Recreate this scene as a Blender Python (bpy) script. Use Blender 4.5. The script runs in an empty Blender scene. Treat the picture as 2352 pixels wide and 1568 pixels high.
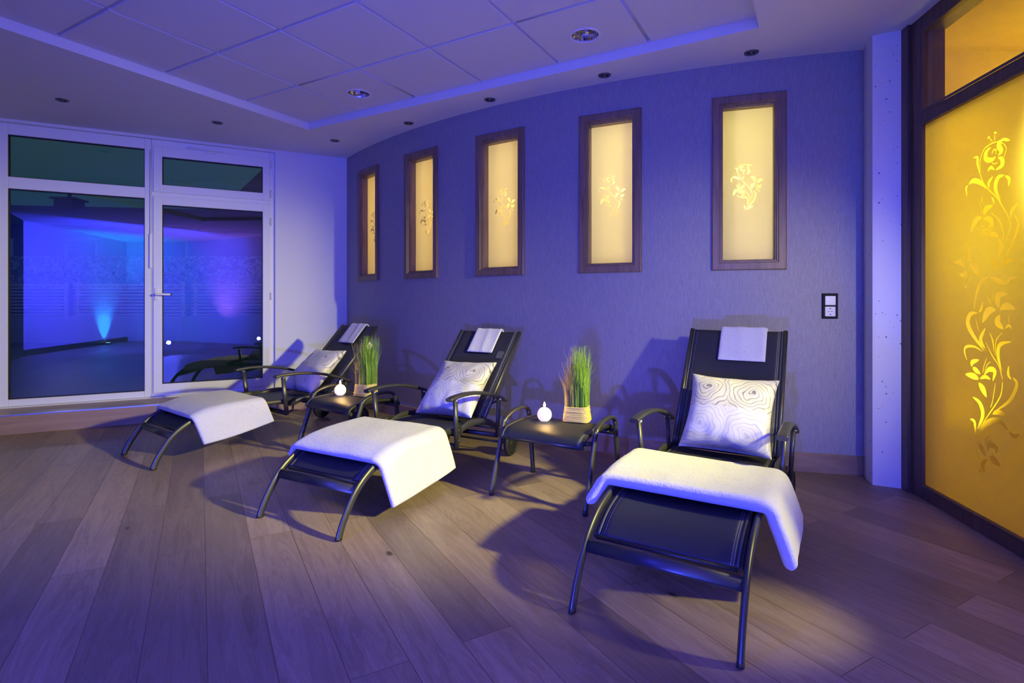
import bpy, bmesh, math, random
from math import sin, cos, pi, radians, sqrt, atan2
from mathutils import Vector, Matrix, noise
random.seed(7)
SC = bpy.context.scene
COL = SC.collection
CEIL = 2.925          # soffit height
CAMH = 1.2

# ------------------------------------------------------------------ helpers
def link(name, mesh, mat=None, parent=None):
    o = bpy.data.objects.new(name, mesh)
    COL.objects.link(o)
    if mat is not None:
        for m in (mat if isinstance(mat, (list, tuple)) else [mat]):
            o.data.materials.append(m)
    if parent is not None:
        o.parent = parent
    return o

def empty(name, loc, rz=0.0, rx=0.0):
    o = bpy.data.objects.new(name, None)
    COL.objects.link(o)
    o.location = loc
    o.rotation_euler = (rx, 0, rz)
    o.empty_display_size = 0.1
    return o

def tag(o, label=None, cat=None, group=None, kind=None):
    if label: o['label'] = label
    if cat: o['category'] = cat
    if group: o['group'] = group
    if kind: o['kind'] = kind
    return o

def cr(pts, n=8, closed=False):
    """Catmull-Rom resampling of a point list."""
    P = [Vector(p) for p in pts]
    if len(P) == 2:
        return [P[0].lerp(P[1], i / n) for i in range(n + 1)]
    out = []
    m = len(P)
    segs = m if closed else m - 1
    for i in range(segs):
        if closed:
            a, b, c, d = P[(i - 1) % m], P[i], P[(i + 1) % m], P[(i + 2) % m]
        else:
            b, c = P[i], P[i + 1]
            a = P[i - 1] if i else b * 2 - c
            d = P[i + 2] if i + 2 < m else c * 2 - b
        for k in range(n):
            t = k / n
            out.append(0.5 * (2 * b + (c - a) * t + (2 * a - 5 * b + 4 * c - d) * t * t + (3 * b - a - 3 * c + d) * t ** 3))
    if not closed:
        out.append(P[-1].copy())
    return out

class MB:
    """Collects shapes, then links them as one mesh object."""
    def __init__(self):
        self.bm = bmesh.new()
        self.uv = self.bm.loops.layers.uv.new('UVMap')
        self.mi = 0
    def face(self, vs, smooth=False):
        try:
            f = self.bm.faces.new(vs)
        except ValueError:
            return None
        f.smooth = smooth
        f.material_index = self.mi
        return f
    def box(self, x0, x1, y0, y1, z0, z1, bev=0.0, seg=2):
        vs = [self.bm.verts.new(p) for p in ((x0, y0, z0), (x1, y0, z0), (x1, y1, z0), (x0, y1, z0),
                                             (x0, y0, z1), (x1, y0, z1), (x1, y1, z1), (x0, y1, z1))]
        fs = [self.face([vs[i] for i in q]) for q in ((3, 2, 1, 0), (4, 5, 6, 7), (0, 1, 5, 4), (1, 2, 6, 5), (2, 3, 7, 6), (3, 0, 4, 7))]
        if bev > 0:
            es = list({e for f in fs for e in f.edges})
            r = bmesh.ops.bevel(self.bm, geom=es, offset=bev, segments=seg, affect='EDGES', profile=0.5)
            for f in r['faces']:
                f.material_index = self.mi
        return self
    def sweep(self, path, lat, a, b, n=12, power=2.0, closed=False, cap=True, smooth=True, taper=None):
        """Sweep a (super)ellipse: half-size a along lat, b across it, along path."""
        P = [Vector(p) for p in path]
        L0 = Vector(lat).normalized()
        rings = []
        m = len(P)
        for i, p in enumerate(P):
            if closed:
                t = P[(i + 1) % m] - P[i - 1]
            else:
                t = P[min(i + 1, m - 1)] - P[max(i - 1, 0)]
            t.normalize()
            l = L0 - t * L0.dot(t)
            l.normalize()
            nn = l.cross(t)
            k = taper(i / (m - 1)) if taper else 1.0
            ring = []
            for j in range(n):
                th = 2 * pi * j / n
                c, s = cos(th), sin(th)
                ca = math.copysign(abs(c) ** (2 / power), c)
                sa = math.copysign(abs(s) ** (2 / power), s)
                ring.append(self.bm.verts.new(p + l * (a * k * ca) + nn * (b * k * sa)))
            rings.append(ring)
        rng = range(m) if closed else range(m - 1)
        for i in rng:
            r0, r1 = rings[i], rings[(i + 1) % m]
            for j in range(n):
                self.face([r0[j], r0[(j + 1) % n], r1[(j + 1) % n], r1[j]], smooth)
        if cap and not closed:
            self.face(list(reversed(rings[0])))
            self.face(rings[-1])
        return self
    def lathe(self, prof, n=32, o=(0, 0, 0), axis='Z', smooth=True):
        """prof: list of (r, h)."""
        o = Vector(o)
        def at(r, h, th):
            if axis == 'Z': return o + Vector((r * cos(th), r * sin(th), h))
            if axis == 'X': return o + Vector((h, r * cos(th), r * sin(th)))
            return o + Vector((r * cos(th), h, -r * sin(th)))
        rings = []
        for r, h in prof:
            if r < 1e-6:
                rings.append([self.bm.verts.new(at(0, h, 0))])
            else:
                rings.append([self.bm.verts.new(at(r, h, 2 * pi * j / n)) for j in range(n)])
        for r0, r1 in zip(rings, rings[1:]):
            for j in range(n):
                k = (j + 1) % n
                if len(r0) == 1 and len(r1) == 1: continue
                if len(r0) == 1: self.face([r0[0], r1[k], r1[j]], smooth)
                elif len(r1) == 1: self.face([r0[j], r0[k], r1[0]], smooth)
                else: self.face([r0[j], r0[k], r1[k], r1[j]], smooth)
        return self
    def prism(self, pts, z0, z1):
        lo = [self.bm.verts.new((x, y, z0)) for x, y in pts]
        hi = [self.bm.verts.new((x, y, z1)) for x, y in pts]
        n = len(pts)
        for i in range(n):
            self.face([lo[i], lo[(i + 1) % n], hi[(i + 1) % n], hi[i]])
        self.face(list(reversed(lo))); self.face(hi)
        return self
    def grid(self, fn, nu, nv, smooth=True, uvfn=None, flip=False):
        vs = [[self.bm.verts.new(fn(i / nu, j / nv)) for j in range(nv + 1)] for i in range(nu + 1)]
        for i in range(nu):
            for j in range(nv):
                q = [(i, j), (i + 1, j), (i + 1, j + 1), (i, j + 1)]
                if flip: q.reverse()
                f = self.face([vs[a][b] for a, b in q], smooth)
                if f and uvfn:
                    for lp, (a, b) in zip(f.loops, q):
                        lp[self.uv].uv = uvfn(a / nu, b / nv)
        return vs
    def frame(self, w0, w1, z0, z1, prof):
        """Mitred rectangular frame in the xz plane; prof = (inset from the outer edge, y)."""
        rings = []
        for ins, y in prof:
            rings.append([self.bm.verts.new(p) for p in ((w0 + ins, y, z0 + ins), (w1 - ins, y, z0 + ins), (w1 - ins, y, z1 - ins), (w0 + ins, y, z1 - ins))])
        for r0, r1 in zip(rings, rings[1:]):
            for j in range(4):
                k = (j + 1) % 4
                self.face([r0[j], r0[k], r1[k], r1[j]])
        return self
    def build(self, name, mat=None, parent=None, weld=0.0, recalc=True):
        if weld: bmesh.ops.remove_doubles(self.bm, verts=self.bm.verts, dist=weld)
        if recalc: bmesh.ops.recalc_face_normals(self.bm, faces=self.bm.faces)
        me = bpy.data.meshes.new(name)
        self.bm.to_mesh(me); self.bm.free()
        return link(name, me, mat, parent)

def fill2d(name, loops, mat=None, parent=None, y=0.0, extrude=0.0, flat=False):
    """Fill closed 2D loops (inner loops become holes). xz-plane at depth y, or xy-plane when flat."""
    cu = bpy.data.curves.new('outline', 'CURVE')
    cu.dimensions = '2D'; cu.fill_mode = 'BOTH'; cu.extrude = extrude
    for lp in loops:
        sp = cu.splines.new('POLY')
        sp.points.add(len(lp) - 1)
        for p, (a, b) in zip(sp.points, lp): p.co = (a, b, 0, 1)
        sp.use_cyclic_u = True
    tmp = bpy.data.objects.new('outline', cu)
    COL.objects.link(tmp)
    bpy.context.view_layer.update()
    me = bpy.data.meshes.new_from_object(tmp.evaluated_get(bpy.context.evaluated_depsgraph_get()))
    bpy.data.objects.remove(tmp); bpy.data.curves.remove(cu)
    me.materials.clear()
    if not flat:
        for v in me.vertices:
            x, z, e = v.co
            v.co = (x, y - e, z)
    else:
        for v in me.vertices: v.co.z += y
    me.name = name
    return link(name, me, mat, parent)

def blade(spine, w, kind, n=7):
    """Leaf, petal (kind 0) or stem (kind 1) outline from its spine."""
    P = cr([(a, b, 0) for a, b in spine], n)
    L, R = [], []
    m = len(P) - 1
    for i, p in enumerate(P):
        t = (P[min(i + 1, m)] - P[max(i - 1, 0)]).normalized()
        nn = Vector((-t.y, t.x, 0))
        u = i / m
        h = w / 2 * (sin(pi * u) ** 0.75 if kind == 0 else 0.55 + 0.45 * sin(pi * u))
        if kind == 0 and i in (0, m):
            L.append(p); continue
        L.append(p + nn * h); R.append(p - nn * h)
    return [(v.x, v.y) for v in L + R[::-1]]

def strip(spine, w, kind, n=6):
    """The blade outline as a strip of small polygons."""
    o = blade(spine, w, kind, n)
    if kind == 0:
        m = (len(o) - 2) // 2 + 1                       # tip, m-1 left, tip, m-1 right
        l = [o[0]] + o[1:m] + [o[m]]
        r = [o[0]] + o[m + 1:][::-1] + [o[m]]
    else:
        m = len(o) // 2
        l, r = o[:m], o[m:][::-1]
    out = []
    for i in range(len(l) - 1):
        q = []
        for p in (l[i], l[i + 1], r[i + 1], r[i]):
            if p not in q: q.append(p)
        if len(q) > 2: out.append(q[:3])
        if len(q) > 3: out.append([q[0], q[2], q[3]])
    return out

def etched(rect, strips):
    """Split a pane into its frosted face and the clear motif cut out of it."""
    from mathutils.geometry import delaunay_2d_cdt
    K = 100.0
    V, F = [Vector(p) * K for p in rect], [list(range(len(rect)))]
    for q in strips:
        ar = sum(q[i - 1][0] * q[i][1] - q[i][0] * q[i - 1][1] for i in range(len(q)))
        if abs(ar) < 1e-7: continue
        if ar < 0: q = q[::-1]
        F.append(list(range(len(V), len(V) + len(q)))); V += [Vector(p) * K for p in q]
    vo, eo, fo, ov, oe, of = delaunay_2d_cdt(V, [], F, 1, 1e-4)
    pane, clear = MB(), MB()
    pv = {}; cv = {}
    for f, src in zip(fo, of):
        mot = any(k != 0 for k in src)
        b, d = (clear, cv) if mot else (pane, pv)
        b.face([d.setdefault(i, None) or d.__setitem__(i, b.bm.verts.new((vo[i].x / K, 0, vo[i].y / K))) or d[i] for i in f])
    return pane, clear

# ------------------------------------------------------------------ materials
def new_mat(name):
    m = bpy.data.materials.new(name); m.use_nodes = True
    nt = m.node_tree
    for n in list(nt.nodes): nt.nodes.remove(n)
    out = nt.nodes.new('ShaderNodeOutputMaterial')
    return m, nt, out

def N(nt, kind, **kw):
    n = nt.nodes.new('ShaderNode' + kind)
    for k, v in kw.items():
        if k in n.inputs: n.inputs[k].default_value = v
        else: setattr(n, k, v)
    return n

def L(nt, a, b): nt.links.new(a, b)

def M(nt, op, a, b=None, c=None):
    n = nt.nodes.new('ShaderNodeMath'); n.operation = op
    for i, v in enumerate((a, b, c)):
        if v is None: continue
        if isinstance(v, (int, float)): n.inputs[i].default_value = v
        else: nt.links.new(v, n.inputs[i])
    return n.outputs[0]

def ramp(nt, fac, stops):
    n = nt.nodes.new('ShaderNodeValToRGB')
    e = n.color_ramp.elements
    while len(e) < len(stops): e.new(0.5)
    for el, (p, c) in zip(e, stops):
        el.position = p; el.color = (*c, 1)
    nt.links.new(fac, n.inputs[0])
    return n.outputs[0]

def mixc(nt, fac, a, b, mode='MIX'):
    n = nt.nodes.new('ShaderNodeMix'); n.data_type = 'RGBA'; n.blend_type = mode
    for s, v in ((n.inputs[0], fac), (n.inputs[6], a), (n.inputs[7], b)):
        if isinstance(v, (int, float)): s.default_value = v
        elif isinstance(v, tuple): s.default_value = (*v, 1)
        else: nt.links.new(v, s)
    return n.outputs[2]

def bump(nt, h, strength, dist=0.002):
    b = nt.nodes.new('ShaderNodeBump')
    b.inputs['Strength'].default_value = strength; b.inputs['Distance'].default_value = dist
    nt.links.new(h, b.inputs['Height'])
    return b.outputs[0]

def pbr(nt, out, color, rough=0.5, metal=0.0, normal=None, **kw):
    p = nt.nodes.new('ShaderNodeBsdfPrincipled')
    if isinstance(color, tuple): p.inputs['Base Color'].default_value = (*color, 1)
    else: nt.links.new(color, p.inputs['Base Color'])
    if isinstance(rough, (int, float)): p.inputs['Roughness'].default_value = rough
    else: nt.links.new(rough, p.inputs['Roughness'])
    p.inputs['Metallic'].default_value = metal
    if normal is not None: nt.links.new(normal, p.inputs['Normal'])
    for k, v in kw.items(): p.inputs[k.replace('_', ' ')].default_value = v
    nt.links.new(p.outputs[0], out.inputs[0])
    return p

def simple(name, color, rough=0.5, metal=0.0, nscale=40, nstr=0.05, var=0.06, **kw):
    m, nt, out = new_mat(name)
    tc = N(nt, 'TexCoord')
    no = N(nt, 'TexNoise', Scale=nscale, Detail=4.0)
    L(nt, tc.outputs['Object'], no.inputs['Vector'])
    c = mixc(nt, no.outputs[0], tuple(x * (1 - var) for x in color), tuple(min(1, x * (1 + var)) for x in color))
    pbr(nt, out, c, rough, metal, bump(nt, no.outputs[0], nstr), **kw)
    return m

def emis(name, color, strength):
    m, nt, out = new_mat(name)
    e = N(nt, 'Emission', Color=(*color, 1), Strength=strength)
    L(nt, e.outputs[0], out.inputs[0])
    return m

def m_floor():
    m, nt, out = new_mat('oak_planks')
    tc = N(nt, 'TexCoord')
    mp = N(nt, 'Mapping'); mp.inputs['Rotation'].default_value = (0, 0, radians(-119.75)); mp.inputs['Location'].default_value = (0.3, 0.021, 0)
    L(nt, tc.outputs['Object'], mp.inputs['Vector'])
    br = N(nt, 'TexBrick', offset=0.37, offset_frequency=2, squash=1.0)
    br.inputs['Color1'].default_value = (0, 0, 0, 1); br.inputs['Color2'].default_value = (1, 1, 1, 1)
    br.inputs['Mortar'].default_value = (0.5, 0.5, 0.5, 1)
    for k, v in (('Scale', 1.0), ('Mortar Size', 0.0016), ('Mortar Smooth', 0.15), ('Brick Width', 2.05), ('Row Height', 0.195)):
        br.inputs[k].default_value = v
    L(nt, mp.outputs[0], br.inputs['Vector'])
    rnd = br.outputs['Color']
    st = N(nt, 'Mapping'); st.inputs['Scale'].default_value = (0.9, 9.0, 1)
    L(nt, mp.outputs[0], st.inputs['Vector'])
    off = N(nt, 'VectorMath', operation='MULTIPLY_ADD')
    L(nt, rnd, off.inputs[0]); off.inputs[1].default_value = (37, 19, 11); L(nt, st.outputs[0], off.inputs[2])
    g1 = N(nt, 'TexNoise', Scale=1.6, Detail=7.0, Roughness=0.62, Distortion=0.9); L(nt, off.outputs[0], g1.inputs['Vector'])
    sf = N(nt, 'Mapping'); sf.inputs['Scale'].default_value = (2.0, 22.0, 1); L(nt, off.outputs[0], sf.inputs['Vector'])
    g2 = N(nt, 'TexNoise', Scale=3.0, Detail=3.0); L(nt, sf.outputs[0], g2.inputs['Vector'])
    rings = M(nt, 'FRACT', M(nt, 'MULTIPLY', g1.outputs[0], 9.0))
    rings = M(nt, 'ABSOLUTE', M(nt, 'SUBTRACT', rings, 0.5))
    grain = M(nt, 'ADD', M(nt, 'MULTIPLY', g1.outputs[0], 0.55), M(nt, 'ADD', M(nt, 'MULTIPLY', g2.outputs[0], 0.3), M(nt, 'MULTIPLY', rings, 0.22)))
    col = ramp(nt, grain, [(0.25, (0.19, 0.130, 0.080)), (0.5, (0.345, 0.250, 0.165)), (0.78, (0.47, 0.360, 0.250))])
    tone = M(nt, 'ADD', 0.72, M(nt, 'MULTIPLY', rnd, 0.5))
    tn = N(nt, 'CombineColor'); [L(nt, tone, tn.inputs[i]) for i in range(3)]
    col = mixc(nt, 1.0, col, tn.outputs[0], 'MULTIPLY')
    # knots
    kv = N(nt, 'Mapping'); kv.inputs['Scale'].default_value = (1.0, 1.9, 1); L(nt, mp.outputs[0], kv.inputs['Vector'])
    kd = N(nt, 'TexNoise', Scale=9.0, Detail=3.0); L(nt, mp.outputs[0], kd.inputs['Vector'])
    kw = N(nt, 'VectorMath', operation='MULTIPLY_ADD'); L(nt, kd.outputs['Color'], kw.inputs[0]); kw.inputs[1].default_value = (0.06, 0.06, 0); L(nt, kv.outputs[0], kw.inputs[2])
    vo = N(nt, 'TexVoronoi', Scale=1.5); L(nt, kw.outputs[0], vo.inputs['Vector'])
    kn = N(nt, 'MapRange'); kn.inputs[1].default_value = 0.02; kn.inputs[2].default_value = 0.05; kn.inputs[3].default_value = 0.9; kn.inputs[4].default_value = 0.0
    L(nt, vo.outputs['Distance'], kn.inputs[0])
    halo = N(nt, 'MapRange'); halo.inputs[1].default_value = 0.04; halo.inputs[2].default_value = 0.22; halo.inputs[3].default_value = 0.3; halo.inputs[4].default_value = 0.0
    L(nt, vo.outputs['Distance'], halo.inputs[0])
    col = mixc(nt, halo.outputs[0], col, (0.16, 0.09, 0.05))
    col = mixc(nt, kn.outputs[0], col, (0.03, 0.018, 0.012))
    col = mixc(nt, br.outputs['Fac'], col, (0.15, 0.09, 0.055))
    h = M(nt, 'SUBTRACT', M(nt, 'MULTIPLY', grain, 0.12), br.outputs['Fac'])
    ro = M(nt, 'ADD', 0.34, M(nt, 'MULTIPLY', g1.outputs[0], 0.22))
    pbr(nt, out, col, ro, 0, bump(nt, h, 0.35, 0.002))
    return m

def m_wood(name, c0, c1, axis='Z', rough=0.42, scale=1.0):
    m, nt, out = new_mat(name)
    tc = N(nt, 'TexCoord'); mp = N(nt, 'Mapping')
    s = {'Z': (30, 30, 2.2), 'X': (2.2, 30, 30), 'Y': (30, 2.2, 30)}[axis]
    mp.inputs['Scale'].default_value = tuple(v * scale for v in s)
    L(nt, tc.outputs['Object'], mp.inputs['Vector'])
    g = N(nt, 'TexNoise', Scale=1.0, Detail=6.0, Roughness=0.6, Distortion=0.6); L(nt, mp.outputs[0], g.inputs['Vector'])
    c = ramp(nt, g.outputs[0], [(0.3, c0), (0.7, c1)])
    pbr(nt, out, c, rough, 0, bump(nt, g.outputs[0], 0.12, 0.001))
    return m

def m_wallpaper():
    m, nt, out = new_mat('grey_textile_wallpaper')
    tc = N(nt, 'TexCoord')
    sp = N(nt, 'Mapping'); sp.inputs['Scale'].default_value = (330, 330, 14); L(nt, tc.outputs['Object'], sp.inputs['Vector'])
    a = N(nt, 'TexNoise', Scale=1.0, Detail=2.0); L(nt, sp.outputs[0], a.inputs['Vector'])
    sq = N(nt, 'Mapping'); sq.inputs['Scale'].default_value = (60, 60, 420); L(nt, tc.outputs['Object'], sq.inputs['Vector'])
    b = N(nt, 'TexNoise', Scale=1.0, Detail=1.0); L(nt, sq.outputs[0], b.inputs['Vector'])
    h = M(nt, 'ADD', a.outputs[0], M(nt, 'MULTIPLY', b.outputs[0], 0.6))
    c = ramp(nt, h, [(0.55, WALLPAPER[0]), (1.05, WALLPAPER[1])])
    pbr(nt, out, c, 0.55, 0, bump(nt, h, 0.25, 0.001))
    return m

def m_sling(name='black_mesh_sling'):
    """Woven mesh with stitched hems; UV in metres, x measured from the middle."""
    m, nt, out = new_mat(name)
    uv = N(nt, 'UVMap')
    mp = N(nt, 'Mapping'); mp.inputs['Scale'].default_value = (160, 160, 1); mp.inputs['Rotation'].default_value = (0, 0, radians(45))
    L(nt, uv.outputs[0], mp.inputs['Vector'])
    ch = N(nt, 'TexVoronoi', Scale=1.0); ch.inputs['Randomness'].default_value = 0.0
    L(nt, mp.outputs[0], ch.inputs['Vector'])
    d = ch.outputs['Distance']
    col = ramp(nt, d, [(0.15, (0.062, 0.066, 0.078)), (0.42, (0.020, 0.021, 0.027)), (0.62, (0.006, 0.006, 0.009))])
    sx = N(nt, 'SeparateXYZ'); L(nt, uv.outputs[0], sx.inputs[0])
    ax = M(nt, 'ABSOLUTE', sx.outputs[0])
    s = None
    for c0 in (0.243, 0.252):
        k = M(nt, 'COMPARE', ax, c0, 0.0012)
        s = k if s is None else M(nt, 'MAXIMUM', s, k)
    dash = M(nt, 'GREATER_THAN', M(nt, 'FRACT', M(nt, 'MULTIPLY', sx.outputs[1], 110.0)), 0.35)
    s = M(nt, 'MULTIPLY', s, dash)
    col = mixc(nt, s, col, (0.33, 0.33, 0.35))
    pbr(nt, out, col, 0.5, 0, bump(nt, M(nt, 'MULTIPLY', d, -1.0), 0.4, 0.0015), Specular_IOR_Level=0.45)
    return m

def m_towel():
    m, nt, out = new_mat('white_terry_cloth')
    tc = N(nt, 'TexCoord')
    a = N(nt, 'TexNoise', Scale=240.0, Detail=4.0); L(nt, tc.outputs['Object'], a.inputs['Vector'])
    b = N(nt, 'TexNoise', Scale=60.0, Detail=4.0); L(nt, tc.outputs['Object'], b.inputs['Vector'])
    h = M(nt, 'ADD', a.outputs[0], M(nt, 'MULTIPLY', b.outputs[0], 1.2))
    c = ramp(nt, h, [(0.7, (0.60, 0.59, 0.58)), (1.4, (0.72, 0.71, 0.70))])
    pbr(nt, out, c, 0.95, 0, bump(nt, h, 0.6, 0.0045), Sheen_Weight=0.35, Sheen_Roughness=0.6, Specular_IOR_Level=0.1)
    return m

def m_pillow():
    """Cream satin cover with grey wobbly spiral rings; UV runs -1..1 over the face."""
    m, nt, out = new_mat('cream_cover_with_grey_spirals')
    uv = N(nt, 'UVMap')
    nz = N(nt, 'TexNoise', Scale=2.6, Detail=1.0); L(nt, uv.outputs[0], nz.inputs['Vector'])
    w = N(nt, 'VectorMath', operation='MULTIPLY_ADD'); L(nt, nz.outputs['Color'], w.inputs[0]); w.inputs[1].default_value = (0.34, 0.34, 0); L(nt, uv.outputs[0], w.inputs[2])
    sh = N(nt, 'VectorMath', operation='SUBTRACT'); L(nt, w.outputs[0], sh.inputs[0]); sh.inputs[1].default_value = (0.17, 0.17, 0)
    best = None
    for cx, cy in ((-0.52, 0.50), (0.48, 0.42), (-0.55, -0.42), (0.46, -0.60)):
        df = N(nt, 'VectorMath', operation='SUBTRACT'); L(nt, sh.outputs[0], df.inputs[0]); df.inputs[1].default_value = (cx, cy, 0)
        ln = N(nt, 'VectorMath', operation='LENGTH'); L(nt, df.outputs[0], ln.inputs[0])
        se = N(nt, 'SeparateXYZ'); L(nt, df.outputs[0], se.inputs[0])
        an = M(nt, 'DIVIDE', M(nt, 'ARCTAN2', se.outputs[1], se.outputs[0]), 2 * pi)
        if best is None: best, ba = ln.outputs['Value'], an
        else:
            lt = M(nt, 'LESS_THAN', ln.outputs['Value'], best)
            ba = M(nt, 'ADD', M(nt, 'MULTIPLY', lt, an), M(nt, 'MULTIPLY', M(nt, 'SUBTRACT', 1.0, lt), ba))
            best = M(nt, 'MINIMUM', best, ln.outputs['Value'])
    r = M(nt, 'FRACT', M(nt, 'ADD', M(nt, 'MULTIPLY', best, 10.5), ba))
    line = M(nt, 'LESS_THAN', M(nt, 'ABSOLUTE', M(nt, 'SUBTRACT', r, 0.5)), 0.075)
    dot = M(nt, 'LESS_THAN', best, 0.055)
    line = M(nt, 'MAXIMUM', line, dot)
    sx = N(nt, 'SeparateXYZ'); L(nt, uv.outputs[0], sx.inputs[0])
    top = M(nt, 'GREATER_THAN', sx.outputs[1], 0.0)
    base = mixc(nt, top, (0.68, 0.67, 0.68), (0.62, 0.60, 0.56))
    lc = mixc(nt, top, (0.50, 0.48, 0.55), (0.23, 0.20, 0.21))
    col = mixc(nt, line, base, lc)
    tc = N(nt, 'TexCoord'); wr = N(nt, 'TexNoise', Scale=9.0, Detail=3.0, Distortion=0.6); L(nt, tc.outputs['Object'], wr.inputs['Vector'])
    pbr(nt, out, col, 0.42, 0, bump(nt, wr.outputs[0], 0.35, 0.012), Sheen_Weight=0.2)
    return m

def m_frost(name, col, trans=0.82, clear=0.0):
    m, nt, out = new_mat(name)
    t = N(nt, 'BsdfTranslucent', Color=(*col, 1)); d = N(nt, 'BsdfDiffuse', Color=(0.42, 0.38, 0.32, 1))
    mx = N(nt, 'MixShader', Fac=1 - trans); L(nt, t.outputs[0], mx.inputs[1]); L(nt, d.outputs[0], mx.inputs[2])
    g = N(nt, 'BsdfGlossy', Color=(1, 1, 1, 1), Roughness=0.35)
    m2 = N(nt, 'MixShader', Fac=0.03); L(nt, mx.outputs[0], m2.inputs[1]); L(nt, g.outputs[0], m2.inputs[2])
    res = m2
    if clear:
        tr = N(nt, 'BsdfTransparent', Color=(*col, 1))
        res = N(nt, 'MixShader', Fac=clear); L(nt, m2.outputs[0], res.inputs[1]); L(nt, tr.outputs[0], res.inputs[2])
    L(nt, res.outputs[0], out.inputs[0])
    return m

def m_clear(name, tint=(0.95, 0.97, 0.96), boost=1.0):
    m, nt, out = new_mat(name)
    tr = N(nt, 'BsdfTransparent', Color=(*tint, 1)); g = N(nt, 'BsdfGlossy', Color=(1, 1, 1, 1), Roughness=0.0)
    fr = N(nt, 'Fresnel', IOR=1.5)
    ge = N(nt, 'NewGeometry')
    front = M(nt, 'SUBTRACT', 1.0, ge.outputs['Backfacing'])
    f = M(nt, 'MULTIPLY', M(nt, 'MINIMUM', M(nt, 'MULTIPLY', fr.outputs[0], boost), 1.0), front)
    mx = N(nt, 'MixShader'); L(nt, f, mx.inputs[0]); L(nt, tr.outputs[0], mx.inputs[1]); L(nt, g.outputs[0], mx.inputs[2])
    L(nt, mx.outputs[0], out.inputs[0])
    return m

def m_concrete():
    m, nt, out = new_mat('white_painted_concrete')
    tc = N(nt, 'TexCoord')
    v = N(nt, 'TexVoronoi', Scale=58.0); L(nt, tc.outputs['Object'], v.inputs['Vector'])
    n = N(nt, 'TexNoise', Scale=5.0, Detail=3.0); L(nt, tc.outputs['Object'], n.inputs['Vector'])
    n2 = N(nt, 'TexNoise', Scale=120.0, Detail=2.0); L(nt, tc.outputs['Object'], n2.inputs['Vector'])
    sp = N(nt, 'SeparateColor'); L(nt, v.outputs['Color'], sp.inputs[0])
    lim = M(nt, 'MULTIPLY', M(nt, 'POWER', sp.outputs[0], 9.0), M(nt, 'MULTIPLY', n.outputs[0], 0.62))
    pit = M(nt, 'LESS_THAN', M(nt, 'ADD', v.outputs['Distance'], M(nt, 'MULTIPLY', n2.outputs[0], 0.05)), lim)
    col = mixc(nt, pit, (0.80, 0.80, 0.80), (0.10, 0.10, 0.11))
    h = M(nt, 'SUBTRACT', M(nt, 'MULTIPLY', n2.outputs[0], 0.3), pit)
    pbr(nt, out, col, 0.6, 0, bump(nt, h, 0.3, 0.003))
    return m

def m_stones():
    m, nt, out = new_mat('gabion_stones')
    tc = N(nt, 'TexCoord')
    v = N(nt, 'TexVoronoi', Scale=12.0); L(nt, tc.outputs['Object'], v.inputs['Vector'])
    e = N(nt, 'TexVoronoi', Scale=12.0, feature='DISTANCE_TO_EDGE'); L(nt, tc.outputs['Object'], e.inputs['Vector'])
    sp = N(nt, 'SeparateColor'); L(nt, v.outputs['Color'], sp.inputs[0])
    c = ramp(nt, sp.outputs[0], [(0.0, (0.20, 0.18, 0.16)), (1.0, (0.62, 0.58, 0.54))])
    k = N(nt, 'MapRange'); k.inputs[1].default_value = 0.0; k.inputs[2].default_value = 0.07; L(nt, e.outputs[0], k.inputs[0])
    c = mixc(nt, k.outputs[0], (0.02, 0.02, 0.02), c)
    pbr(nt, out, c, 0.85, 0, bump(nt, k.outputs[0], 0.9, 0.05))
    return m

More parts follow.
